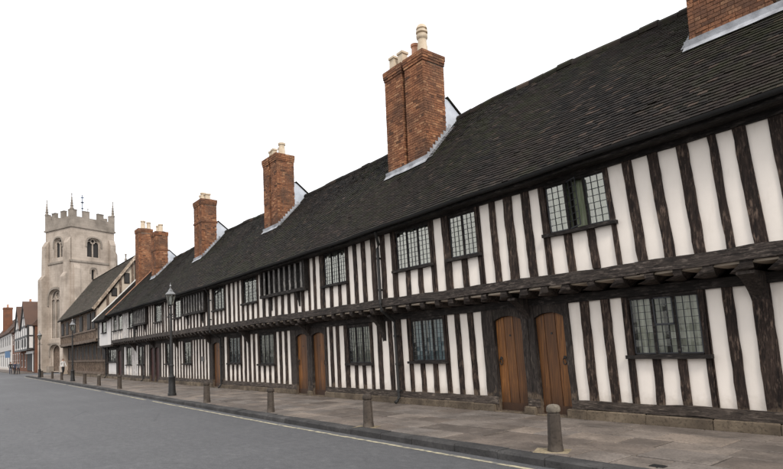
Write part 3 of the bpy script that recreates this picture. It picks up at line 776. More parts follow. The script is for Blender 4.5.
def lay_tiles(x0, x1, lower, parent, gauge=.102, tw=.168, chim=(), mat='roof_tile'):
    mb = MB(); Ls = 5.0; rows = int(Ls / gauge); r = random.Random(3)
    for q in range(rows):
        t0 = q / rows - .006; t1 = t0 + 1.55 / rows
        x = x1 - (tw / 2 if q % 2 else 0) + r.uniform(-.01, .01)
        while x > x0:
            xa = x - tw + .006; xm = x - tw / 2
            t_in = t0 + .01
            if not any(c0 < xm < c1 and ta < t_in < tb for c0, c1, ta, tb in chim):
                lf = r.gauss(0, .0025); sk = r.gauss(0, .002); up0 = .034 + abs(lf) ; up1 = .006
                if r.random() < .004: up0 += .012
                dt = r.gauss(0, .0012)
                A = roofp(xa, t0 + dt + sk * .2, up0 + sk, lower); B = roofp(x, t0 + dt - sk * .2, up0 - sk, lower)
                Cc = roofp(x, t1, up1, lower); D = roofp(xa, t1, up1, lower)
                dn = Vector((0, .727, -.686)) * .014
                tint = min(1, max(0, r.gauss(.45, .27)))
                mb.add([A, B, Cc, D, A + dn, B + dn], [(0, 1, 2, 3), (4, 5, 1, 0), (0, 3, 4), (1, 5, 2)], tint)
            x -= tw
    return stuff(mb.build('tiles', mat, parent, fix=False))
# chimney footprints: x0, x1, y0, y1, top
CH = [(-4.47, -1.55, 11.22, 12.45, 10.9), (-14.02, -12.15, 11.3, 12.12, 10.74), (-23.2, -21.88, 11.3, 12.1, 10.45), (-32.45, -31.2, 11.3, 12.12, 10.6), (-41.7, -40.65, 11.42, 12.2, 10.5)]
lay_tiles(-45.75, .6, 0, ROOF, chim=[(c[0] + .05, c[1] - .05, (c[2] - EY) / (RY - EY) + .01, .985) for c in CH])
x = .6
while x > -45.6:        # ridge tiles
    L = .45; p = roofp(x, 1); q = roofp(x - L, 1)
    mb = MB(); vs = []; lift = rnd.choice([0, 0, 0, 0, .012, .03]); rr = .14
    for e, pt in ((0, p), (1, q)):
        for k in range(7):
            a = math.pi * (-.12 + 1.24 * k / 6); vs.append((pt.x + (.012 if e else -.0), pt.y + rr * math.cos(a), pt.z - .045 + lift + rr * .95 * math.sin(a) + rnd.uniform(-.004, .004)))
    mb.add(vs, [(k, k + 1, k + 8, k + 7) for k in range(6)] + [tuple(range(6, -1, -1)), tuple(range(7, 14))], rnd.random())
    mb.build('ridge_tile', 'roof_tile', ROOF, smooth=True); x -= L
# far end roof, a little lower, with pale verge boards
RF2 = roof_block(-50.75, -45.76, .22).build('roof', 'roof_tile', T)
lay_tiles(-50.7, -45.76, .22, RF2)
def verge(xv, lower, w_, mat, parent, up=.07, nm='verge_board'):
    mb = MB(); vs = []; N = 14
    for i in range(N + 1):
        a = roofp(xv, i / N - .01 * (i == 0), up, lower); b = roofp(xv, i / N, -.10, lower)
        vs += [(xv - w_ / 2, a.y, a.z), (xv + w_ / 2, a.y, a.z), (xv + w_ / 2, b.y, b.z), (xv - w_ / 2, b.y, b.z)]
    fs = [(i * 4 + k, i * 4 + (k + 1) % 4, (i + 1) * 4 + (k + 1) % 4, (i + 1) * 4 + k) for i in range(N) for k in range(4)] + [(0, 1, 2, 3), (N * 4 + 3, N * 4 + 2, N * 4 + 1, N * 4)]
    mb.add(vs, fs, .9); mb.build(nm, mat, parent)
verge(-45.80, 0, .16, 'red_pot', ROOF, .05, 'verge_tiles')
verge(-50.8, .22, .12, 'white_paint', RF2, .09)
# eaves: fascia and gutter
for a, b in zip([.6, -6, -12.5, -19, -25.6, -32, -39, -45.7], [-6, -12.5, -19, -25.6, -32, -39, -45.7, -50.7]):
    mb = MB(); N = 8; vs = []
    for i in range(N + 1):
        x = a + (b - a) * i / N; e = roofp(x, 0, 0, .0 if x > -45.75 else .22)
        for k in range(7):
            an = math.pi * (1 + k / 6); vs.append((x, e.y - .045 + .062 * math.cos(an), e.z - .035 + .066 * math.sin(an)))
        for k in range(7):
            an = math.pi * (2 - k / 6); vs.append((x, e.y - .045 + .052 * math.cos(an), e.z - .033 + .056 * math.sin(an)))
    fs = [(i * 14 + k, i * 14 + (k + 1) % 14, (i + 1) * 14 + (k + 1) % 14, (i + 1) * 14 + k) for i in range(N) for k in range(14)]
    mb.add(vs, fs); mb.build('gutter', 'gutter', T, smooth=True)
mb = MB(); N = 40; vs = []
for i in range(N + 1):
    x = .6 - 51.3 * i / N; e = roofp(x, 0, 0, .0 if x > -45.75 else .22)
    vs += [(x, e.y + .025, e.z - .02), (x, e.y + .06, e.z - .02), (x, e.y + .06, e.z - .16), (x, e.y + .025, e.z - .16), (x, UP_Y + .1, e.z - .13), (x, UP_Y + .1, e.z - .16)]
mb.add(vs, [(i * 6 + k, i * 6 + (k + 1) % 6, (i + 1) * 6 + (k + 1) % 6, (i + 1) * 6 + k) for i in range(N) for k in range(6)])
mb.build('fascia', 'timber_dark', T, fix=False)
def downpipe(x, split=True):
    mb = MB(); zt = lerp_tab(EAVE, x) - .1; yu = UP_Y - .09
    mb.tube([(x + .30, EY + .02, zt), (x + .28, EY + .05, zt - .06), (x + .06, yu, zt - .3), (x, yu, zt - .4), (x, yu, 2.95), (x, yu + .02, 2.75), (x, WALL_Y - .13, 2.45), (x, WALL_Y - .13, 2.3), (x, WALL_Y - .13, .30), (x, WALL_Y - .2, .2), (x, WALL_Y - .28, .16)], .042, 10)
    P = mb.build('downpipe', 'iron', T, lean if x > -20 else None, smooth=True)
    for z, y in ((4.2, yu), (3.3, yu), (2.0, WALL_Y - .13), (1.2, WALL_Y - .13), (.45, WALL_Y - .13)):
        mb = MB(); mb.lathe([(.056, 0), (.056, .06)], 10, (x, y, z)); mb.box(x - .03, x + .03, y, y + .12, z + .01, z + .05); mb.build('pipe_collar', 'iron', P, lean if x > -20 else None)
for x in (-12.52, -25.66, -39.05, -50.1): downpipe(x)
mb = MB(); mb.box(-28.45, -28.15, WALL_Y - .06, WALL_Y - .02, 1.38, 1.62); mb.build('wall_plaque', 'plaque', T)

# ---- chimneys
def brick_face(mb, o, ux, un, width, height, r, z0=0, bw=.232, bh=.078):
    """courses of single bricks on one face; o corner, ux along, un outward"""
    n_ = int(height / bh)
    for q in range(n_):
        u = 0 if q % 2 == 0 else -bw / 2
        hd = q % 4 == 2
        step = bw / 2 if hd else bw
        while u < width - .02:
            a, b = max(u, 0), min(u + step - .012, width)
            if b - a > .03:
                d = r.uniform(.002, .012)
                c = o + ux * ((a + b) / 2) + Vector((0, 0, z0 + q * bh + bh / 2)) + un * (d / 2)
                mb.obox(c, ux * ((b - a) / 2), un * (d / 2 + .004), Vector((0, 0, bh / 2 - .006)), min(1, max(0, r.gauss(.5, .24))))
            u += step
def chimney(x0, x1, y0, y1, zt, pots, ribs=1, seed=1, band=True, parent=T, zb=None, flash=True, cricket=True):
    r = random.Random(seed); zb = zb if zb is not None else roofp((x0 + x1) / 2, (y0 - EY) / (RY - EY)).z - .35
    y0 += .12
    mb = MB(); mb.box(x0, x1, y0, y1, zb, zt - .32)
    # grooves split the front: two or three shafts joined
    C = mb.build('chimney', 'mortar', parent)
    b = MB(); X, Y = Vector((1, 0, 0)), Vector((0, 1, 0))
    H_ = zt - .32 - zb
    nsh = ribs + 1; gw = .17; sw = (x1 - x0 - gw * ribs) / nsh; dp = .17
    for i in range(nsh):
        xa = x0 + i * (sw + gw)
        b.box(xa, xa + sw, y0 - dp, y0 + .02, zb, zt - .33, .35)
        brick_face(b, Vector((xa, y0 - dp, zb)), X, -Y, sw, H_, r)
        brick_face(b, Vector((xa + sw, y0 - dp, zb)), Y, X, dp, H_, r)
        brick_face(b, Vector((xa, y0, zb)), -Y, -X, dp, H_, r)
    brick_face(b, Vector((x1, y0, zb)), Y, X, y1 - y0, H_, r)
    brick_face(b, Vector((x0, y1, zb)), -Y, -X, y1 - y0, H_, r)
    brick_face(b, Vector((x1, y1, zb)), -X, Y, x1 - x0, H_, r)
    # oversailing cap courses following the shafts
    for k, (e, z0, h) in enumerate(((.02, zt - .33, .08), (.035, zt - .25, .08), (.045, zt - .17, .17)) if band else ((.04, zt - .33, .33),)):
        for i in range(nsh):
            xa = x0 + i * (sw + gw)
            b.box(xa - e, xa + sw + e, y0 - dp - e, y0 + .1, z0, z0 + h, .2)
        b.box(x0 - e, x1 + e, y0 + .05, y1 + e, z0, z0 + h, .25)
        nb = max(1, int(h / .08))
        for j in range(nb):
            zc = z0 + j * .08
            for i in range(nsh):
                xa = x0 + i * (sw + gw) - e
                brick_face(b, Vector((xa, y0 - dp - e, zc)), X, -Y, sw + 2 * e, .08, r)
            brick_face(b, Vector((x1 + e, y0 - dp - e, zc)), Y, X, y1 - y0 + dp + 2 * e, .08, r)
            brick_face(b, Vector((x0 - e, y1 + e, zc)), -Y, -X, y1 - y0 + dp + 2 * e, .08, r)
    # a middle string course
    if band == 2:
        for i in range(nsh):
            xa = x0 + i * (sw + gw); b.box(xa - .04, xa + sw + .04, y0 - dp - .04, y0 + .02, zt - 1.35, zt - 1.25, .2)
        b.box(x0 - .04, x1 + .04, y0, y1 + .04, zt - 1.35, zt - 1.25, .2)
    stuff(b.build('brickwork', 'brick', C, fix=False))
    mb = MB(); mb.add([(x0 + .02, y0 - .05, zt - .005), (x1 - .02, y0 - .05, zt - .005), (x1 - .02, y1, zt - .005), (x0 + .02, y1, zt - .005), (x0 + .2, y0 + .2, zt + .09), (x1 - .2, y0 + .2, zt + .09), (x1 - .2, y1 - .2, zt + .09), (x0 + .2, y1 - .2, zt + .09)], BF); mb.build('flaunching', 'mortar', C)
    for px, py, h, rad, style, mt in pots:
        mb = MB(); z = zt + .03
        if style == 'tall':      # louvred pot with rings and a domed top
            pr = [(rad * 1.35, 0), (rad * 1.35, .08), (rad * 1.1, .1), (rad * 1.08, .3), (rad * .92, .42), (rad * .92, .55), (rad * 1.18, .6), (rad * 1.22, .64), (rad * 1.22, .7), (rad * .95, .71), (rad * .95, .77), (rad * 1.25, .78), (rad * 1.25, .84), (rad * .95, .85), (rad * .95, .91), (rad * 1.18, .92), (rad * 1.1, .98), (rad * .8, 1.05), (rad * .35, 1.08)]
            pr = [(a, b_ * h / 1.08) for a, b_ in pr]
        elif style == 'square':
            pr = [(rad, 0), (rad * .92, h - .08), (rad * 1.18, h - .07), (rad * 1.18, h), (rad * .8, h), (rad * .78, h - .1)]
        else:
            pr = [(rad * 1.1, 0), (rad, .05), (rad * .88, h - .1), (rad * 1.1, h - .08), (rad * 1.12, h), (rad * .8, h), (rad * .75, h - .12)]
        mb.lathe(pr, 4 if style == 'square' else 18, (px, py, z)); mb.build('chimney_pot', mt, C, smooth=style != 'square')
    if flash:
        mb = MB(); N = 8; vs = []
        # apron in front
        t0 = (y0 - dp - .11 - EY) / (RY - EY); t1 = (y0 - dp + .0 - EY) / (RY - EY)
        for i in range(N + 1):
            x = x0 - .10 + (x1 - x0 + .20) * i / N; jj = rnd.uniform(-.006, .006)
            vs += [roofp(x, t0 + jj, .055), roofp(x, t1, .06), roofp(x, t1, .06) + Vector((0, -.012, .11))]
        mb.add(vs, [(i * 3 + k, i * 3 + 3 + k, i * 3 + 4 + k, i * 3 + 1 + k) for i in range(N) for k in range(2)])
        # stepped side flashing
        for xs, sg in ((x1, 1), (x0, -1)):
            NS = 9; ya, yb = y0 - dp, y1 + .2
            for i in range(NS):
                u0, u1 = ya + (yb - ya) * i / NS, ya + (yb - ya) * (i + 1) / NS
                a, c = roofp(xs, (u0 - EY) / (RY - EY), .04), roofp(xs, (u1 - EY) / (RY - EY), .04)
                xx = xs + sg * .022
                mb.add([(xx, u0, a.z - .05), (xx, u1, c.z - .05), (xx, u1, c.z + .10), (xx, u0, c.z + .10)], [(0, 1, 2, 3)])
                mb.add([(xx, u0, a.z + .01), (xx, u1, c.z + .01), (xx + sg * .17, u1, c.z + .018), (xx + sg * .17, u0, a.z + .018)], [(0, 1, 2, 3)])
        mb.build('flashing', 'lead', C, fix=False)
    if cricket:                # lead-clad saddle between stack and ridge
        zr = roofp(x1, 1).z; yb = RY + .12
        mb = MB(); P = [(y1 - .02, roofp(x1, (y1 - EY) / (RY - EY)).z - .1), (yb, zr - .12), (yb, zr + .05), (y1 + .12, zr + .50), (y1 - .02, zr + .52)]
        mb.prism(P, lambda p, q, d: (d, p, q), x0 + .05, x1 + .01); S = mb.build('saddle', 'lead_pale', C)
        mb = MB(); a = Vector((0, yb + .04, zr + .05)); c = Vector((0, y1 + .08, zr + .545))
        mb.add([(x0, a.y, a.z), (x1 + .06, a.y, a.z), (x1 + .06, c.y, c.z), (x0, c.y, c.z), (x0, a.y, a.z + .05), (x1 + .06, a.y, a.z + .05), (x1 + .06, c.y, c.z + .05), (x0, c.y, c.z + .05)], BF); mb.build('saddle_tiles', 'roof_tile', S)
    return C
c0, c1, c2, c3, c4 = CH
chimney(*c0, pots=[(-3.8, 11.8, .5, .14, 'round', 'clay_pot'), (-2.4, 11.8, .5, .14, 'round', 'clay_pot')], ribs=1, seed=2)
chimney(*c1, pots=[(-12.50, 11.60, 1.02, .15, 'tall', 'clay_pot'), (-12.98, 11.72, .62, .13, 'round', 'red_pot'), (-13.42, 11.55, .50, .17, 'square', 'clay_pot'), (-13.8, 11.5, .48, .17, 'square', 'clay_pot')], ribs=1, seed=3)
chimney(*c2, pots=[(-22.1, 11.65, .52, .15, 'round', 'clay_pot'), (-22.4, 11.75, .42, .12, 'round', 'clay_pot'), (-22.75, 11.6, .45, .14, 'square', 'clay_pot'), (-23.02, 11.6, .42, .14, 'square', 'clay_pot')], ribs=1, seed=4)
chimney(*c3, pots=[(-31.5, 11.7, .35, .2, 'square', 'clay_pot'), (-31.75, 11.55, .45, .14, 'round', 'clay_pot'), (-32.1, 11.6, .38, .14, 'round', 'clay_pot')], ribs=1, seed=5, band=2)
chimney(*c4, pots=[(-40.95, 11.8, .55, .16, 'round', 'clay_pot'), (-41.35, 11.75, .5, .15, 'round', 'clay_pot')], ribs=1, seed=6, band=2)
chimney(-46.9, -45.9, 11.62, 12.6, 11.75, pots=[(-46.1, 11.95, .6, .17, 'round', 'clay_pot'), (-46.2, 12.4, .55, .16, 'round', 'clay_pot'), (-46.6, 12.1, .65, .15, 'round', 'red_pot')], ribs=1, seed=7, cricket=False, flash=False)

# ------------------------------------------------------------------ brown timber hall beyond the terrace
G = thing('timber_hall', (-60, 10, PZ), 'brown weathered half-timbered hall with steep tiled roof between terrace and stone tower', 'building')
hx0, hx1, hy = -69.6, -51.1, 9.5
mb = MB(); mb.box(hx0, hx1, hy + .05, hy + .2, 3.2, 5.9); mb.build('wall', 'brown_plaster', G)
mb = MB(); mb.box(hx0, hx1, WALL_Y + .15, WALL_Y + .3, .1, 3.3); mb.build('wall', 'brown_plaster', G)
mb = MB(); x = hx0 + .1
while x < hx1:
    if not any(a - .1 < x < b + .1 for a, b in ()):
        mb.timber((x, hy + .04, 3.2), (x, hy + .04, 5.9), (.09, 0, 0), (0, .05, 0), 4, .015)
    x += .52
mb.timber((hx0, hy + .02, 3.25), (hx1, hy + .02, 3.25), (0, 0, .12), (0, .1, 0), 24, .02)
mb.timber((hx0, hy + .02, 4.15), (hx1, hy + .02, 4.15), (0, 0, .07), (0, .06, 0), 24, .012)
stuff(mb.build('upper_frame', 'timber_brown', G))
mb = MB(); x = hx0 + .1
while x < hx1:
    mb.timber((x, WALL_Y + .1, .45), (x, WALL_Y + .1, 3.2), (.11, 0, 0), (0, .08, 0), 4, .015); x += .62
mb.timber((hx0, WALL_Y + .08, 1.55), (hx1, WALL_Y + .08, 1.55), (0, 0, .08), (0, .09, 0), 24, .012)
mb.timber((hx0, WALL_Y + .08, .5), (hx1, WALL_Y + .08, .5), (0, 0, .1), (0, .12, 0), 24, .012)
mb.timber((hx0, WALL_Y + .08, 3.1), (hx1, WALL_Y + .08, 3.1), (0, 0, .1), (0, .1, 0), 24, .012)
stuff(mb.build('lower_frame', 'timber_brown', G))
mb = MB(); mb.box(hx0, hx1, WALL_Y, WALL_Y + .3, 0, .45); mb.build('plinth', 'plinth_stone', G)
x = hx0 + .5
while x < hx1 - 1:       # dark glazed row below the jetty
    mb = MB(); mb.box(x, x + 1.3, WALL_Y + .04, WALL_Y + .12, 1.65, 3.0); Wn = mb.build('window', 'timber_dark', G)
    mb = MB(); mb.box(x + .08, x + .61, WALL_Y + .02, WALL_Y + .05, 1.72, 2.92); mb.box(x + .69, x + 1.22, WALL_Y + .02, WALL_Y + .05, 1.72, 2.92); mb.build('pane', 'dark_opening', Wn)
    x += 1.86
for a, b, z0, z1 in ((-68.6, -67.2, 4.25, 5.5), (-65.7, -64.3, 4.2, 5.5), (-61.4, -60.2, 4.2, 5.6), (-58.2, -56.9, 4.2, 5.6), (-54.6, -53.2, 4.2, 5.6), (-52.6, -51.4, 4.2, 5.6)):
    mb = MB(); mb.box(a, b, hy - .04, hy + .08, z0, z1); Wn = mb.build('window', 'timber_dark', G)
    mb = MB(); n_ = 2
    for k in range(n_):
        xa = a + .08 + (b - a - .08) * k / n_; mb.box(xa, xa + (b - a) / 2 - .14, hy - .06, hy - .035, z0 + .08, z1 - .08)
    mb.build('pane', 'dark_opening', Wn)
x = hx0 + .3
while x < hx1:
    mb = MB(); mb.timber((x, hy - .02, 3.12), (x, WALL_Y + .1, 3.12), (.08, 0, 0), (0, 0, .09), 2, .01); mb.build('joist', 'timber_dark', G); x += 1.1
hz, hr, hry = 5.85, 10.52, 12.75
mb = MB(); mb.prism([(9.25, hz), (hry, hr), (16.2, hz), (16.2, hz - .12), (hry, hr - .16), (9.25, hz - .1)], lambda p, q, d: (d, p, q), hx0 - .25, hx1 + .2); RH = mb.build('roof', 'roof_tile', G)
mb = MB(); sl = Vector((0, hry - 9.25, hr - hz)); Ls = sl.length; sl.normalize(); nn = Vector((0, -sl.z, sl.y)); rows = int(Ls / .14); r = random.Random(9)
for q in range(rows):
    x = hx1 + .18
    while x > hx0 - .2:
        o = Vector((x, 9.22, hz - .02)) + sl * (q * .14); wv = .28; jt = r.gauss(0, .006)
        A = o + nn * (.045 + jt); B = A - Vector((wv - .01, 0, 0)); Cc = B + sl * .2 - nn * (.035 + jt); D = A + sl * .2 - nn * (.035 + jt); dn = -nn * .02
        mb.add([B, A, D, Cc, B + dn, A + dn], [(0, 1, 2, 3), (4, 5, 1, 0)], min(1, max(0, r.gauss(.78, .2)))); x -= wv
stuff(mb.build('tiles', 'hall_tile', RH, fix=False))
mb = MB(); mb.prism([(hry - .16, hr - .03), (hry, hr + .09), (hry + .16, hr - .03)], lambda p, q, d: (d, p, q), hx0 - .25, hx1 + .2); mb.build('ridge', 'roof_tile', RH)
# gable end above the terrace roof
mb = MB(); mb.prism([(10.3, .2), (15.8, .2), (15.8, 5.85), (hry, hr - .2), (9.7, 5.85), (9.7, 3.3), (10.3, 3.3)], lambda p, q, d: (d, p, q), hx1 - .2, hx1 - .02); GE = mb.build('gable_wall', 'tan_plaster', G)
for p, q in ((10.8, 12.0), (11.6, 12.75)): pass
for yv, z0, z1 in ((10.9, 6.9, 7.6), (11.9, 8.0, 8.9), (12.75, 8.4, 10.0), (13.6, 8.0, 8.9)):
    mb = MB(); mb.box(hx1 - .05, hx1 + .03, yv - .22, yv + .22, z0, z1); Wn = mb.build('window', 'timber_dark', GE)
    mb = MB(); mb.box(hx1 + .01, hx1 + .045, yv - .16, yv + .16, z0 + .06, z1 - .06); mb.build('pane', 'dark_opening', Wn)
for yv in (10.4, 11.4, 12.35, 13.2, 14.2, 15.0):
    zt = hz + (hr - hz) * (1 - abs(yv - hry) / (hry - 9.25)) - .25
    mb = MB(); mb.timber((hx1, yv, 4.5), (hx1, yv, zt), (0, .09, 0), (.04, 0, 0), 5, .012); mb.build('stud', 'timber_brown', GE)
for sgn in (-1, 1):
    mb = MB(); a = Vector((hx1 + .22, hry + sgn * 3.5, hz - .06)); b = Vector((hx1 + .22, hry, hr + .03)); dd = (b - a).normalized(); up = Vector((0, -dd.z * (1 if sgn < 0 else -1), abs(dd.y)))
    mb.timber(a, b, Vector((.035, 0, 0)), Vector((0, -dd.z, dd.y)) * .11, 6, .006); mb.build('bargeboard', 'board_pale', RH)
mb = MB(); mb.box(hx0, hx0 + .2, 9.7, 15.8, .2, 5.9); mb.prism([(9.7, 5.9), (15.8, 5.9), (hry, hr - .2)], lambda p, q, d: (d, p, q), hx0, hx0 + .2); mb.build('gable_wall', 'brown_plaster', G)

# ------------------------------------------------------------------ stone tower
TP = R(22)
TL = 6.5
TC = Vector((-88.8, 13.5, 0))
TW = thing('church_tower', (TC.x, TC.y, PZ), 'tall square grey stone church tower with battlements and corner pinnacles', 'tower')
ta = Vector((-math.cos(TP), -math.sin(TP), 0)); tb = Vector((-math.sin(TP), math.cos(TP), 0))
def tw(p):      # local: u along street face away, v inwards, z up
    q = TC + ta * p[0] + tb * p[1]; return (q.x, q.y, p[2])
def arch_pts(cx, w_, z0, zs, rise, n_=8):
    P = [(cx - w_ / 2, z0), (cx + w_ / 2, z0), (cx + w_ / 2, zs)]
    for i in range(1, n_):
        t = i / n_; s_ = math.sin(t * math.pi / 2) ** .8
        P.append((cx + w_ / 2 * math.cos(t * math.pi / 2) ** .75, zs + rise * s_))
    P.append((cx, zs + rise))
    for i in range(n_ - 1, 0, -1):
        t = i / n_; P.append((cx - w_ / 2 * math.cos(t * math.pi / 2) ** .75, zs + rise * math.sin(t * math.pi / 2) ** .8))
    P.append((cx - w_ / 2, zs)); return P
def face_wall(mb, u0, u1, z0, z1, holes, fn, d=.5):
    outer = [(u0, z0), (u1, z0), (u1, z1), (u0, z1)]
    loops = [outer] + holes
    flat = [p for L in loops for p in L]
    tris = tessellate_polygon([[Vector((p[0], p[1], 0)) for p in L] for L in loops])
    mb.add([fn(p[0], p[1], 0) for p in flat], [tuple(t) for t in tris])
    for L in holes:
        n_ = len(L); mb.add([fn(p[0], p[1], 0) for p in L] + [fn(p[0], p[1], d) for p in L], [(i, (i + 1) % n_, (i + 1) % n_ + n_, i + n_) for i in range(n_)])
def fW(e): return lambda u, z, d: tw((u, -e + d, z))           # street face
def fS(e): return lambda u, z, d: tw((-e + d, u, z))           # face towards the terrace
def ring(mb, e, z0, z1): 
    i0 = len(mb.v); mb.box(-e, TL + e, -e, TL + e, z0, z1)
    for q in range(i0, len(mb.v)): mb.v[q] = tw(mb.v[q])
Z1, Z2, Z3 = 8.5, 15.6, 20.5
def hood(face, cx, w_, zs, rise, e, parent, proud=.12, th=.2, mat='tower_trim'):
    a = arch_pts(cx, w_, zs - .3, zs, rise)[2:]; b = arch_pts(cx, w_ + 2 * th, zs - .3, zs, rise + th)[2:]
    a = [(cx + w_ / 2, zs - .35)] + a + [(cx - w_ / 2, zs - .35)]; b = [(cx + w_ / 2 + th, zs - .35)] + b + [(cx - w_ / 2 - th, zs - .35)]
    n_ = len(a); vs = [face(p[0], p[1], -proud) for p in a] + [face(p[0], p[1], -proud) for p in b] + [face(p[0], p[1], .02) for p in a] + [face(p[0], p[1], .02) for p in b]
    fs = []
    for i in range(n_ - 1): fs += [(i, i + 1, n_ + i + 1, n_ + i), (n_ + i, n_ + i + 1, 3 * n_ + i + 1, 3 * n_ + i), (i, i + 1, 2 * n_ + i + 1, 2 * n_ + i)]
    mb = MB(); mb.add(vs, fs); mb.build('hood_mould', mat, parent, fix=False)
def gothic(face, cx, w_, z0, zs, rise, parent, lights=2, back='dark_opening', fr=.12, name='window'):
    """recessed pointed window with stone jambs, mullion and simple tracery"""
    P = arch_pts(cx, w_, z0, zs, rise); mb = MB(); n_ = len(P)
    mb.add([face(p[0], p[1], .45) for p in P], [tuple(range(n_))]); W = mb.build(name, back, parent, fix=False)
    mb = MB(); Q = [(cx + (p[0] - cx) * (1 - 2 * fr / w_), z0 + fr * .6 + (p[1] - z0) * (1 - 1.6 * fr / (zs + rise - z0))) for p in P]
    mb.add([face(p[0], p[1], .18) for p in P] + [face(p[0], p[1], .30) for p in Q], [(i, (i + 1) % n_, (i + 1) % n_ + n_, i + n_) for i in range(n_)])
    def bar(u0, za, u1, zb_, h=.07):
        d_ = Vector((u1 - u0, zb_ - za)); d_.normalize(); px, pz = -d_.y * h, d_.x * h
        i0 = [(u0 + px, za + pz), (u0 - px, za - pz), (u1 - px, zb_ - pz), (u1 + px, zb_ + pz)]
        mb.prism(i0, lambda u, v, d: face(u, v, d), .24, .4)
    for k in range(1, lights): bar(cx - w_ / 2 + w_ * k / lights, z0, cx - w_ / 2 + w_ * k / lights, zs + .05)
    if lights > 1:
        lw = w_ / lights
        for k in range(lights):
            c = cx - w_ / 2 + lw * (k + .5); prev = None
            for i in range(9):
                t = math.pi * i / 8; pt = (c + lw / 2 * math.cos(t), zs - .05 + lw * .62 * math.sin(t))
                if prev: bar(prev[0], prev[1], pt[0], pt[1], .05)
                prev = pt
        prev = None
        for i in range(9):
            t = 2 * math.pi * i / 8; pt = (cx + w_ * .17 * math.cos(t), zs + rise * .55 + w_ * .17 * math.sin(t))
            if prev: bar(prev[0], prev[1], pt[0], pt[1], .045)
            prev = pt
    mb.build('tracery', 'tower_stone', W, fix=False); return W
hW = arch_pts(TL / 2, 2.0, 16.4, 18.2, 1.0); hS = arch_pts(TL / 2, 2.0, 16.4, 18.2, 1.0)
hSs = arch_pts(3.1, .6, 13.1, 14.3, .35)
hWt = arch_pts(3.6, 3.3, 4.8, 9.9, 1.9); hWd = arch_pts(3.6, 2.6, .1, 2.6, 1.3)
mb = MB(); face_wall(mb, 0, TL, Z2, Z3, [hW], fW(0)); face_wall(mb, 0, TL, Z2, Z3, [hS], fS(0))
i0 = len(mb.v); mb.box(0, TL, .55, TL, Z2, Z3)
for q in range(i0, len(mb.v)):
    x_, y_, z_ = mb.v[q]; mb.v[q] = tw((.55 if x_ == 0 else x_, y_, z_))
mb.build('belfry_wall', 'tower_stone', TW, fix=False)
mb = MB(); e = .12; face_wall(mb, -e, TL + e, Z1, Z2, [[(3.6 - 1.25, Z1), (3.6 + 1.25, Z1)] + [p for p in hWt[2:-1]] + [hWt[-1]]] if False else [], fW(e)) if False else None
mb = MB(); e = .15
face_wall(mb, -e, TL + e, .1, Z2, [hWt, hWd], fW(e)); face_wall(mb, -e, TL + e, .1, Z2, [hSs], fS(e))
i0 = len(mb.v); mb.box(0, TL + e, .5, TL + e, .1, Z2)
for q in range(i0, len(mb.v)):
    x_, y_, z_ = mb.v[q]; mb.v[q] = tw((.5 if x_ == 0 else x_, y_, z_))
mb.build('lower_wall', 'tower_stone', TW, fix=False)
gothic(fW(0), TL / 2, 2.0, 16.4, 18.2, 1.0, TW); gothic(fS(0), TL / 2, 2.0, 16.4, 18.2, 1.0, TW); gothic(fS(.15), 3.1, .6, 13.1, 14.3, .35, TW, 1, fr=.08)
W = gothic(fW(.15), 3.6, 3.3, 4.8, 9.9, 1.9, TW, 3, back='tower_trim')
gothic(fW(.15), 3.6, 2.6, .1, 2.6, 1.3, TW, 1, back='timber_brown', name='door')
hood(fW(0), TL / 2, 2.1, 18.2, 1.05, 0, TW); hood(fS(0), TL / 2, 2.1, 18.2, 1.05, 0, TW); hood(fS(.15), 3.1, .9, 14.35, .45, 0, TW, .1, .12); hood(fW(.15), 3.6, 3.4, 9.9, 1.95, 0, TW, .2, .3); hood(fW(.15), 3.6, 2.7, 2.6, 1.35, 0, TW, .2, .25)
for z0, z1, e in ((Z2 - .12, Z2 + .14, .28), (Z3 - .05, Z3 + .2, .16), (.0, .9, .45), (4.0, 4.2, .26)):
    mb = MB(); ring(mb, e, z0, z1)
    if z0 > 3.5: mb.build('string_course', 'tower_trim', TW)
    elif z0 < 1:      # plinth, open at the door
        mb = MB(); i0 = 0
        for a in ((-e, 2.4, -e, .2), (4.8, TL + e, -e, .2), (-e, .2, -e, TL + e)):
            mb.box(a[0], a[1], a[2], a[3], z0, z1 + (.003 if a[1] == .2 else 0))
        mb.v = [tw(p) for p in mb.v]; mb.build('plinth', 'tower_trim', TW)
# parapet walls and merlons
mb = MB()
for a in ((-.05, TL + .05, -.05, .35), (-.05, TL + .05, TL - .35, TL + .05), (-.05, .35, .35, TL - .35), (TL - .35, TL + .05, .35, TL - .35)): mb.box(a[0], a[1], a[2], a[3], Z3 + .2, Z3 + 1.55)
mb.box(.3, TL - .3, .3, TL - .3, Z3, Z3 + .4)
mb.v = [tw(p) for p in mb.v]; mb.build('parapet', 'tower_trim', TW)
for k in range(4):
    a, b = ((-.05, .75), (1.72, 2.62), (3.9, 4.8), (5.75, TL + .05))[k]
    for side in range(4):
        mb = MB()
        if side == 0: mb.box(a, b, -.055, .355, Z3 + 1.55, Z3 + 2.45); mb.box(a - .03, b + .03, -.10, .40, Z3 + 2.40, Z3 + 2.5)
        elif side == 1: mb.box(-.055, .355, max(a, .36), min(b, TL - .36), Z3 + 1.55, Z3 + 2.45); mb.box(-.10, .40, max(a - .03, .41), min(b + .03, TL - .41), Z3 + 2.40, Z3 + 2.5)
        elif side == 2: mb.box(a, b, TL - .355, TL + .055, Z3 + 1.55, Z3 + 2.45)
        else: mb.box(TL - .355, TL + .055, max(a, .36), min(b, TL - .36), Z3 + 1.55, Z3 + 2.45)
        mb.v = [tw(p) for p in mb.v]; mb.build('merlon', 'tower_trim', TW)
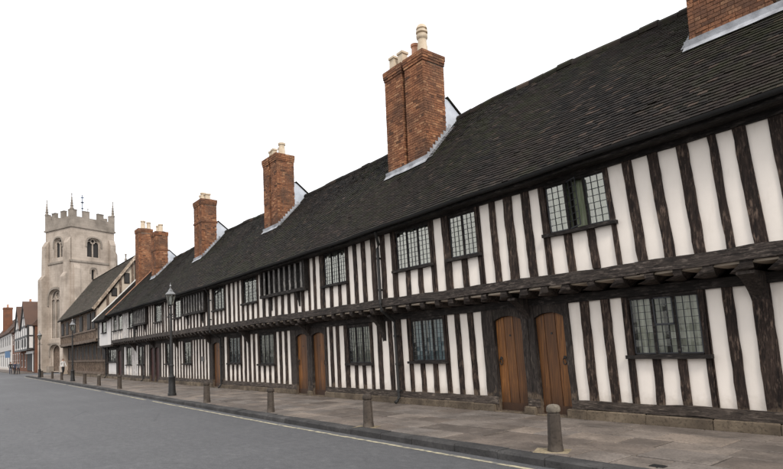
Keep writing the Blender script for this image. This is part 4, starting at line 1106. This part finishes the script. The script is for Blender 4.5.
def pinnacle(u, v, z, h, parent=TW, w_=.21):
    c = tw((u, v, 0)); mb = MB()
    pr = [(w_, 0), (w_, h * .28), (w_ * 1.35, h * .30), (w_ * 1.35, h * .34), (w_ * .95, h * .36)]
    for i in range(5):
        t0 = .36 + .115 * i; rr = w_ * (.95 - .17 * i); pr += [(rr, h * t0), (rr * .9, h * (t0 + .07)), (rr * 1.15, h * (t0 + .085)), (rr * 1.08, h * (t0 + .105))]
    pr += [(w_ * .18, h * .94), (w_ * .42, h * .955), (w_ * .35, h * .985), (.02, h)]
    mb.lathe(pr, 8, (c[0], c[1], z)); mb.build('pinnacle', 'tower_trim', parent)
for u, v in ((.12, .12), (TL - .12, .12), (.12, TL - .12), (TL - .12, TL - .12)): pinnacle(u, v, Z3 + 1.5, 3.3)
# corner buttresses in two stages with sloping tops
def buttress(u, v, w_, d_, axis, sg, z1):
    mb = MB(); P = [(0, .1), (0, z1), (d_ * .45, z1 - .8), (d_ * .5, z1 - 5), (d_, z1 - 5.7), (d_, .1)]
    if axis == 'v': mb.prism(P, lambda p, q, d: tw((d, v + sg * p, q)), u - w_ / 2, u + w_ / 2)
    else: mb.prism(P, lambda p, q, d: tw((u + sg * p, d, q)), v - w_ / 2, v + w_ / 2)
    mb.build('buttress', 'tower_stone', TW)
buttress(.55, -.1, 1.0, 1.0, 'v', -1, 19.0); buttress(TL - .5, -.1, 1.0, 1.0, 'v', -1, 19.0)
buttress(-.1, .62, .9, .55, 'u', -1, 15.4); buttress(TL + .1, .62, 1.0, 1.1, 'u', 1, 18.0)
buttress(-.1, TL - .5, .9, .8, 'u', -1, 19.3); buttress(.5, TL + .1, .9, 1.0, 'v', 1, 18.0)
# weather vane
mb = MB(); c = tw((TL * .5, TL * .55, 0)); mb.tube([(c[0], c[1], Z3 + .3), (c[0], c[1], Z3 + 5.8)], .05, 6); mb.lathe([(.03, 0), (.2, .1), (.03, .25)], 8, (c[0], c[1], Z3 + 3.6)); mb.lathe([(.03, 0), (.27, .13), (.03, .3)], 8, (c[0], c[1], Z3 + 4.5)); mb.box(c[0] - .02, c[0] + .02, c[1] - .22, c[1] + .2, Z3 + 5.3, Z3 + 5.45); mb.build('weather_vane', 'vane_gold', TW)
# chapel body behind the tower with its own buttress pinnacle
CB = thing('chapel_nave', tw((2, TL + 6, PZ)), 'stone chapel body behind the tower, mostly hidden by the brown hall', 'chapel')
mb = MB(); mb.box(-.6, TL + .6, TL + .4, TL + 16, .1, 12.5); mb.v = [tw(p) for p in mb.v]; mb.build('wall', 'tower_stone', CB)
mb = MB(); mb.box(-.75, TL + .75, TL + .3, TL + 16.2, 12.5, 13.3); mb.v = [tw(p) for p in mb.v]; mb.build('parapet', 'tower_trim', CB)
for v in (1.2, 6.5):
    mb = MB(); mb.box(-1.5, -.5, TL + v - .4, TL + v + .4, .1, 13.2); mb.v = [tw(p) for p in mb.v]; mb.build('buttress', 'tower_stone', CB); pinnacle(-1.0, TL + v, 13.2, 4.2, CB, .38)

# ------------------------------------------------------------------ far houses down the street
def far_house(name, label, x0, x1, y, ze, zr, depth, wall, roofm, floors, gables=0, jet=False, bays=4, studs=True, wallmat2=None):
    H_ = thing(name, ((x0 + x1) / 2, y, PZ), label, 'house')
    mb = MB(); mb.box(x0, x1, y, y + depth, 0, ze); mb.build('wall', wall, H_)
    mb = MB(); yr = y + depth / 2
    mb.prism([(y - .35, ze - .1), (yr, zr), (y + depth + .35, ze - .1), (y + depth + .35, ze - .3), (y - .35, ze - .25)], lambda p, q, d: (d, p, q), x0 - .2, x1 + .2); RF = mb.build('roof', roofm, H_)
    mb = MB(); rr = random.Random(int(abs(x0))); sl = Vector((0, yr - y + .35, zr - ze + .1)); Ls = sl.length; sl.normalize(); nn = Vector((0, -sl.z, sl.y))
    q = 0
    while q < Ls:
        x = x0 - .2
        while x < x1 + .1:
            o = Vector((x, y - .35, ze - .1)) + sl * q + nn * (.03 + rr.gauss(0, .008)); mb.add([o, o + Vector((.5, 0, 0)), o + Vector((.5, 0, 0)) + sl * .34, o + sl * .34], [(0, 1, 2, 3)], rr.random()); x += .52
        q += .3
    stuff(mb.build('tiles', roofm, RF, fix=False))
    fh = (ze - .2) / floors
    for f in range(floors):
        z0 = .2 + fh * f
        for b in range(bays):
            xc = x0 + (x1 - x0) * (b + .5) / bays; ww = min(1.3, (x1 - x0) / bays * .55); a, c = z0 + fh * (.15 if f == 0 else .3), z0 + fh * .82
            mb = MB(); mb.box(xc - ww / 2, xc + ww / 2, y - .02, y + .05, a, c); Wn = mb.build('window', 'white_paint' if not studs else 'black_paint', H_)
            mb = MB(); k = 2
            for i in range(k):
                xa = xc - ww / 2 + .1 + (ww - .1) * i / k; mb.box(xa, xa + (ww - .3) / k, y - .03, y - .015, a + .1, (a + c) / 2 - .04); mb.box(xa, xa + (ww - .3) / k, y - .03, y - .015, (a + c) / 2 + .04, c - .1)
            mb.build('pane', 'dark_opening', Wn)
    if studs:
        mb = MB()
        for f in range(1, floors + 1): mb.box(x0, x1, y - .10, y - .01, .2 + fh * f - .16, .2 + fh * f + .1)
        x = x0 + .1
        while x < x1:
            mb.box(x - .1, x + .1, y - .012, y - .002, 2.9, ze); x += 1.5
        stuff(mb.build('timber_frame', 'black_paint', H_))
    return H_
def stack(H_, x, y, w_, zb, zt, pots=3, depth=1.0):
    d_ = depth / 2; mb = MB(); mb.box(x - w_ / 2, x + w_ / 2, y - d_, y + d_, zb, zt); mb.box(x - w_ / 2 - .08, x + w_ / 2 + .08, y - d_ - .08, y + d_ + .08, zt - .4, zt - .1); C = mb.build('chimney', 'far_brick', H_)
    for i in range(pots):
        mb = MB(); mb.lathe([(.17, 0), (.14, .6), (.18, .62), (.18, .7)], 8, (x - w_ / 2 + w_ * (i + .5) / pots, y, zt)); mb.build('chimney_pot', 'red_pot', C)
F1 = far_house('jettied_house', 'black and white jettied house with twin gables, just left of the tower', -118, -97, 10.0, 7.2, 11.6, 7.5, 'far_brick', 'roof_red', 2, bays=4, studs=False)
mb = MB(); mb.box(-117.6, -97.6, 9.1, 10.0, 3.5, 7.1); mb.build('jetty_bay', 'white_wash', F1)
mb = MB()
for z in (3.5, 5.5, 7.05): mb.box(-117.7, -97.5, 9.04, 9.12, z - .16, z + .12)
for x in (-117.5, -114.5, -111, -107.5, -104, -100.8, -97.8): mb.box(x - .16, x + .16, 9.05, 9.11, 3.5, 7.0)
for y_ in (9.2, 9.9): mb.box(-97.62, -97.54, y_ - .1, y_ + .1, 3.5, 7.1)
for z in (3.6, 5.5, 7.0): mb.box(-97.62, -97.55, 9.1, 10, z - .1, z + .1)
mb.build('timber_frame', 'black_paint', F1)
for xc in (-112.4, -102.6):
    mb = MB(); mb.prism([(xc - 4.2, 7.0), (xc + 4.2, 7.0), (xc, 10.6)], lambda p, q, d: (p, d, q), 9.1, 13); Gb = mb.build('gable', 'white_wash', F1)
    mb = MB()
    for s_ in (-1, 1): mb.timber((xc + s_ * 4.5, 11.0, 6.85), (xc, 11.0, 10.85), (s_ * .1, 0, .12), (0, 2.1, 0), 1, 0)
    mb.build('gable_roof', 'roof_red', Gb)
    mb = MB()
    for s_ in (-1, 1): mb.timber((xc + s_ * 4.3, 9.0, 6.8), (xc, 9.0, 10.6), (s_ * .16, 0, .2), (0, .06, 0), 1, 0)
    mb.box(xc - .15, xc + .15, 9.04, 9.09, 7.1, 10.0); mb.box(xc - 2.4, xc + 2.4, 9.04, 9.09, 8.4, 8.6); mb.build('bargeboard', 'black_paint', Gb)
    for xo in (-1.9, 1.9):
        mb = MB(); mb.box(xc + xo - 1.1, xc + xo + 1.1, 9.06, 9.15, 3.9, 5.2); Wn = mb.build('window', 'black_paint', F1)
        mb = MB(); mb.box(xc + xo - 1.0, xc + xo - .05, 9.045, 9.065, 4.0, 5.1); mb.box(xc + xo + .05, xc + xo + 1.0, 9.045, 9.065, 4.0, 5.1); mb.build('pane', 'dark_opening', Wn)
mb = MB(); mb.box(-106.5, -98.2, 9.9, 10.02, .3, 3.0); mb.build('shop_front', 'dark_opening', F1)
mb = MB(); mb.box(-98.9, -98.4, 9.85, 9.98, .2, 3.0); mb.box(-106.8, -98.2, 9.8, 9.98, 2.9, 3.3); mb.build('shop_frame', 'white_paint', F1)
stack(F1, -116.5, 11.3, 1.3, 8.5, 11.9, depth=1.2)
F2 = far_house('brick_house', 'red brick house with broad chimney between twin-gabled and white timber houses', -134, -118.1, 10.0, 7.6, 12.0, 8, 'far_brick', 'roof_red', 2, bays=4, studs=False)
F3 = far_house('white_timber_house', 'white timber-framed house with long roof at the far left edge', -185, -134.1, 9.8, 7.8, 13.0, 8, 'white_wash', 'roof_red', 2, bays=9, studs=True)
stack(F3, -160, 11.0, 1.8, 8.5, 14.6, depth=1.8)
mb = MB(); mb.box(-136, -135.85, 8.9, 9.75, 2.6, 3.9); mb.build('shop_sign', 'shop_blue', F3)
g = MB(); g.box(-230, -97, 7.6, 9.9, -.02, PZ); fp = g.build('far_pavement', 'paving'); fp['kind'] = 'structure'

# ------------------------------------------------------------------ bollards
BOL = [(-5.07, 6.97, 'pale-capped stone bollard in the foreground before the oak doors'), (-9.42, 6.75, 'second nearest stone bollard, standing left of the near downpipe'),
       (-13.95, 6.80, 'third nearest stone bollard, in front of the far pair of oak doors'), (-18.75, 6.82, 'fourth nearest stone bollard, just right of the tallest lamp post'),
       (-31.9, 7.02, 'stone bollard before the dark red door, left of the tallest lamp post'), (-37.2, 7.06, 'pale stone bollard, second one left of the tallest lamp post'),
       (-41.4, 7.02, 'stone bollard right of the middle lamp post'), (-52.2, 7.2, 'small stone bollard just left of the middle lamp post'),
       (-58.0, 7.28, 'distant stone bollard in front of the brown hall'), (-65.1, 7.3, 'farthest stone bollard, beside the distant lamp post')]
def bollard():
    root = thing('bollard', (0, 0, 0), '', 'bollard', 'bollards along the kerb')
    mb = MB(); mb.lathe([(.118, 0), (.114, .04), (.106, .10), (.099, .35), (.094, .535), (.084, .548), (.083, .566)], 8); sh = mb.build('shaft', 'bollard_stone', root)
    mb = MB(); mb.lathe([(.083, .562), (.096, .57), (.103, .588), (.101, .625), (.09, .655), (.066, .673), (.035, .68), (.01, .681)], 12); mb.build('cap', 'bollard_stone', root, smooth=True)
    mb = MB(); mb.chbox(-.3, .2, -.17, .17, -.02, .005, .004); mb.build('base_slab', 'pad_stone', root)
    return root
b0 = bollard()
for i, (x, y, lb) in enumerate(BOL):
    if i == 0: r_ = b0
    else:
        r_ = b0.copy(); COL.objects.link(r_)
        for ch in list(b0.children):
            if ch.name.startswith('base_slab') and i > 1: continue
            c = ch.copy(); COL.objects.link(c); c.parent = r_; c.matrix_parent_inverse = Matrix()
    for ch in r_.children:
        if ch.name.startswith('cap'):
            ch.material_slots[0].link = 'OBJECT'; ch.material_slots[0].material = M['cap_stone' if i in (0, 5) else 'bollard_stone']
    r_.location = (x, y, PZ); r_.rotation_euler = (R(rnd.uniform(-1, 1)), R(rnd.uniform(-1, 1)), rnd.uniform(0, .5)); r_['label'] = lb
    s_ = 1.0 + (0.0, -.01, -.05, .02, .04, 0, .03, -.05, -.05, -.05)[i]; r_.scale = (s_, s_, s_ * 1.0)

# ------------------------------------------------------------------ lamp posts
def lamp_post():
    root = thing('lamp_post', (0, 0, 0), '', 'lamp post', 'black street lamps on the pavement')
    mb = MB(); mb.lathe([(.19, 0), (.19, .10), (.165, .12), (.15, .45), (.14, .72), (.155, .74), (.155, .78), (.10, .82), (.085, .9)], 12); mb.build('base', 'iron', root, smooth=True)
    mb = MB(); mb.lathe([(.08, .88), (.075, 1.2), (.10, 1.22), (.10, 1.27), (.07, 1.3), (.058, 2.6), (.05, 3.35), (.085, 3.37), (.085, 3.42), (.048, 3.44), (.04, 3.62), (.06, 3.66), (.06, 3.70), (.035, 3.72), (.035, 3.78)], 12); mb.build('post', 'iron', root, smooth=True)
    mb = MB(); mb.tube([(-.30, 0, 3.30), (.30, 0, 3.30)], .018, 6); mb.lathe([(.03, -.03), (.035, 0), (.03, .03)], 8, (-.31, 0, 3.30)); mb.lathe([(.03, -.03), (.035, 0), (.03, .03)], 8, (.31, 0, 3.30)); mb.build('ladder_bar', 'iron', root, smooth=True)
    # hexagonal lantern
    def hexring(r_, z): return [(r_ * math.cos(R(60 * k)), r_ * math.sin(R(60 * k)), z) for k in range(6)]
    ln = MB(); a, b = hexring(.11, 3.80), hexring(.225, 4.22)
    for k in range(6):
        ln.tube([a[k], b[k]], .013, 5); ln.tube([a[k], a[(k + 1) % 6]], .013, 5); ln.tube([b[k], b[(k + 1) % 6]], .016, 5)
    for k in (0, 2, 4): ln.tube([(0, 0, 3.74), (a[k][0] * 1.05, a[k][1] * 1.05, 3.80)], .012, 5)
    L = ln.build('lantern', 'iron', root)
    for k in range(6):
        q = MB(); q.add([a[k], a[(k + 1) % 6], b[(k + 1) % 6], b[k]], [(0, 1, 2, 3)]); q.v = [(v[0] * .985, v[1] * .985, v[2]) for v in q.v]; q.build('pane', 'glass', L, fix=False)
    mb = MB(); mb.lathe([(.245, 4.22), (.25, 4.245), (.20, 4.30), (.12, 4.36), (.11, 4.42), (.06, 4.45), (.05, 4.50)], 6); mb.build('roof', 'lantern_metal', L)
    mb = MB(); mb.lathe([(.03, 4.49), (.025, 4.56), (.045, 4.59), (.04, 4.63), (.012, 4.66), (.01, 4.74)], 10); mb.build('finial', 'lantern_metal', L, smooth=True)
    mb = MB(); mb.lathe([(.03, 3.82), (.05, 3.9), (.06, 4.0), (.045, 4.1), (.02, 4.16)], 10); mb.build('bulb', 'lantern_glass', L, smooth=True)
    return root
def copy_tree(o, parent=None):
    c = o.copy(); COL.objects.link(c)
    if parent is not None: c.parent = parent; c.matrix_parent_inverse = Matrix()
    for ch in list(o.children): copy_tree(ch, c)
    return c
l0 = lamp_post()
LP = [(-23.5, 7.13, 'tallest black lamp post with glass lantern, in front of the terrace', 1.0), (-48.1, 7.35, 'middle black lamp post, in front of the brown timber hall', 1.0), (-65.2, 7.1, 'farthest black lamp post, before the stone church tower', .98)]
for i, (x, y, lb, s_) in enumerate(LP):
    r_ = l0 if i == 0 else copy_tree(l0)
    r_.location = (x, y, PZ); r_.rotation_euler = (0, 0, R(17 * i + 8)); r_.scale = (s_ * .88, s_ * .88, s_ * (.97 if i == 0 else 1.0)); r_['label'] = lb

# ------------------------------------------------------------------ people
def person(loc, face, label, top, legs, hair, stride=.22, h=1.72, arm=0.15, bag=None):
    s_ = h / 1.72
    J = [(0, 0, .93), (0, 0, 1.12), (0, .0, 1.36), (0, .01, 1.47), (0, .03, 1.56), (0, .025, 1.66),
         (.09, 0, .88), (.095, stride * .45, .50), (.10, stride * .35, .08), (.10, stride * .35 + .15, .04),
         (-.09, 0, .88), (-.095, -stride * .15, .50), (-.10, -stride * .95, .10), (-.10, -stride * .95 + .14, .04),
         (.18, 0, 1.38), (.212, -arm * .4, 1.12), (.205, arm * .3, .88), (.20, arm * .5, .80),
         (-.18, 0, 1.38), (-.212, arm * .4, 1.12), (-.205, arm * 1.2, .90), (-.20, arm * 1.5, .83)]
    rad = [(.14, .105), (.125, .095), (.155, .10), (.06, .055), (.075, .085), (.07, .08), (.09, .09), (.062, .066), (.042, .045), (.045, .03), (.09, .09), (.062, .066), (.042, .045), (.045, .03), (.06, .06), (.046, .046), (.034, .034), (.036, .022), (.06, .06), (.046, .046), (.034, .034), (.036, .022)]
    E_ = [(0, 1), (1, 2), (2, 3), (3, 4), (4, 5), (0, 6), (6, 7), (7, 8), (8, 9), (0, 10), (10, 11), (11, 12), (12, 13), (2, 14), (14, 15), (15, 16), (16, 17), (2, 18), (18, 19), (19, 20), (20, 21)]
    me = bpy.data.meshes.new('person'); me.from_pydata([tuple(c * s_ for c in j) for j in J], E_, [])
    o = bpy.data.objects.new('tmp', me); COL.objects.link(o)
    sk = o.modifiers.new('skin', 'SKIN'); sk.use_smooth_shade = True
    for i, v in enumerate(me.skin_vertices[0].data): v.radius = (rad[i][0] * s_, rad[i][1] * s_); v.use_root = i == 0
    ss = o.modifiers.new('sub', 'SUBSURF'); ss.levels = 2; ss.render_levels = 2
    dg = bpy.context.evaluated_depsgraph_get(); dg.update()
    bm_ = bpy.data.meshes.new_from_object(o.evaluated_get(dg)); bpy.data.objects.remove(o)
    root = thing('person', loc, label, 'person', rz=face)
    for m_ in ('skin', top, legs, 'shoe'): bm_.materials.append(M[m_])
    for p in bm_.polygons:
        c = p.center / s_; p.use_smooth = True
        if c.z > 1.46: p.material_index = 0
        elif abs(c.x) > .175 and c.z < .90: p.material_index = 0
        elif c.z > .90 or (abs(c.x) > .175 and c.z > .8): p.material_index = 1
        elif c.z > .09: p.material_index = 2
        else: p.material_index = 3
    b = bpy.data.objects.new('body', bm_); COL.objects.link(b); b.parent = root
    mb = MB(); vs = []; fs = []; n_, k_ = 12, 7
    for a in range(k_ + 1):
        for c in range(n_):
            th = math.pi * .62 * a / k_; ph = 2 * math.pi * c / n_
            vs.append((.088 * math.sin(th) * math.cos(ph) * s_, (.012 + .098 * math.sin(th) * math.sin(ph) - .03 * a / k_) * s_, (1.625 + .112 * math.cos(th)) * s_))
    fs = [(a * n_ + c, a * n_ + (c + 1) % n_, (a + 1) * n_ + (c + 1) % n_, (a + 1) * n_ + c) for a in range(k_) for c in range(n_)]
    fs = [f for f in fs if not (sum(vs[i][1] for i in f) / 4 > .05 and sum(vs[i][2] for i in f) / 4 < 1.66 * s_)]
    mb.add(vs, fs); ho = mb.build('hair', hair, None, smooth=True); ho.parent = root
    mb = MB()
    for sx in (-.03, .03): mb.lathe([(.001, -.01), (.011, 0), (.001, .01)], 6, (sx * s_, .112 * s_, 1.625 * s_))
    mb.build('eyes', 'hair_dark').parent = root
    mb = MB(); mb.lathe([(.016, -.025), (.012, .0), (.004, .02)], 6, (0, .118 * s_, 1.60 * s_)); mb.build('nose', 'skin').parent = root
    if bag:
        mb = MB(); mb.chbox(.20, .34, -.14, .14, .72, 1.0, .03); mb.tube([(.27, -.1, .98), (.20, -.05, 1.3), (.12, 0, 1.44), (.2, .06, 1.3), (.27, .1, .98)], .012, 5); mb.build('shoulder_bag', bag).parent = root
    return root
person((-67.6, 9.45, PZ), R(-75), 'person in pale top and dark trousers walking past the brown hall', 'cloth_white', 'cloth_black', 'hair_brown', .34, 1.74, .22)
person((-96.6, 7.0, 0), R(-95), 'leftmost person of the distant group, in black, crossing the street', 'cloth_black', 'cloth_navy', 'hair_dark', .2, 1.76)
person((-94.8, 7.35, 0), R(-80), 'person in navy in the middle of the distant group by the road', 'cloth_navy', 'cloth_black', 'hair_brown', .25, 1.70, bag='bag')
person((-92.6, 7.6, 0), R(-110), 'rightmost person of the distant group, in a dark grey coat', 'cloth_grey', 'cloth_black', 'hair_dark', .2, 1.74)
# small iron drain covers let into the slabs
for x, y, lb in ((-3.55, 6.95, 'small iron cover in the slabs right of the foreground bollard'),):
    mb = MB(); mb.box(x - .09, x + .09, y - .06, y + .06, PZ - .01, PZ + .006)
    for k in range(4): mb.box(x - .075, x + .075, y - .045 + k * .026, y - .035 + k * .026, PZ + .006, PZ + .011)
    o = mb.build('drain_cover', 'iron'); o['label'] = lb; o['category'] = 'drain cover'
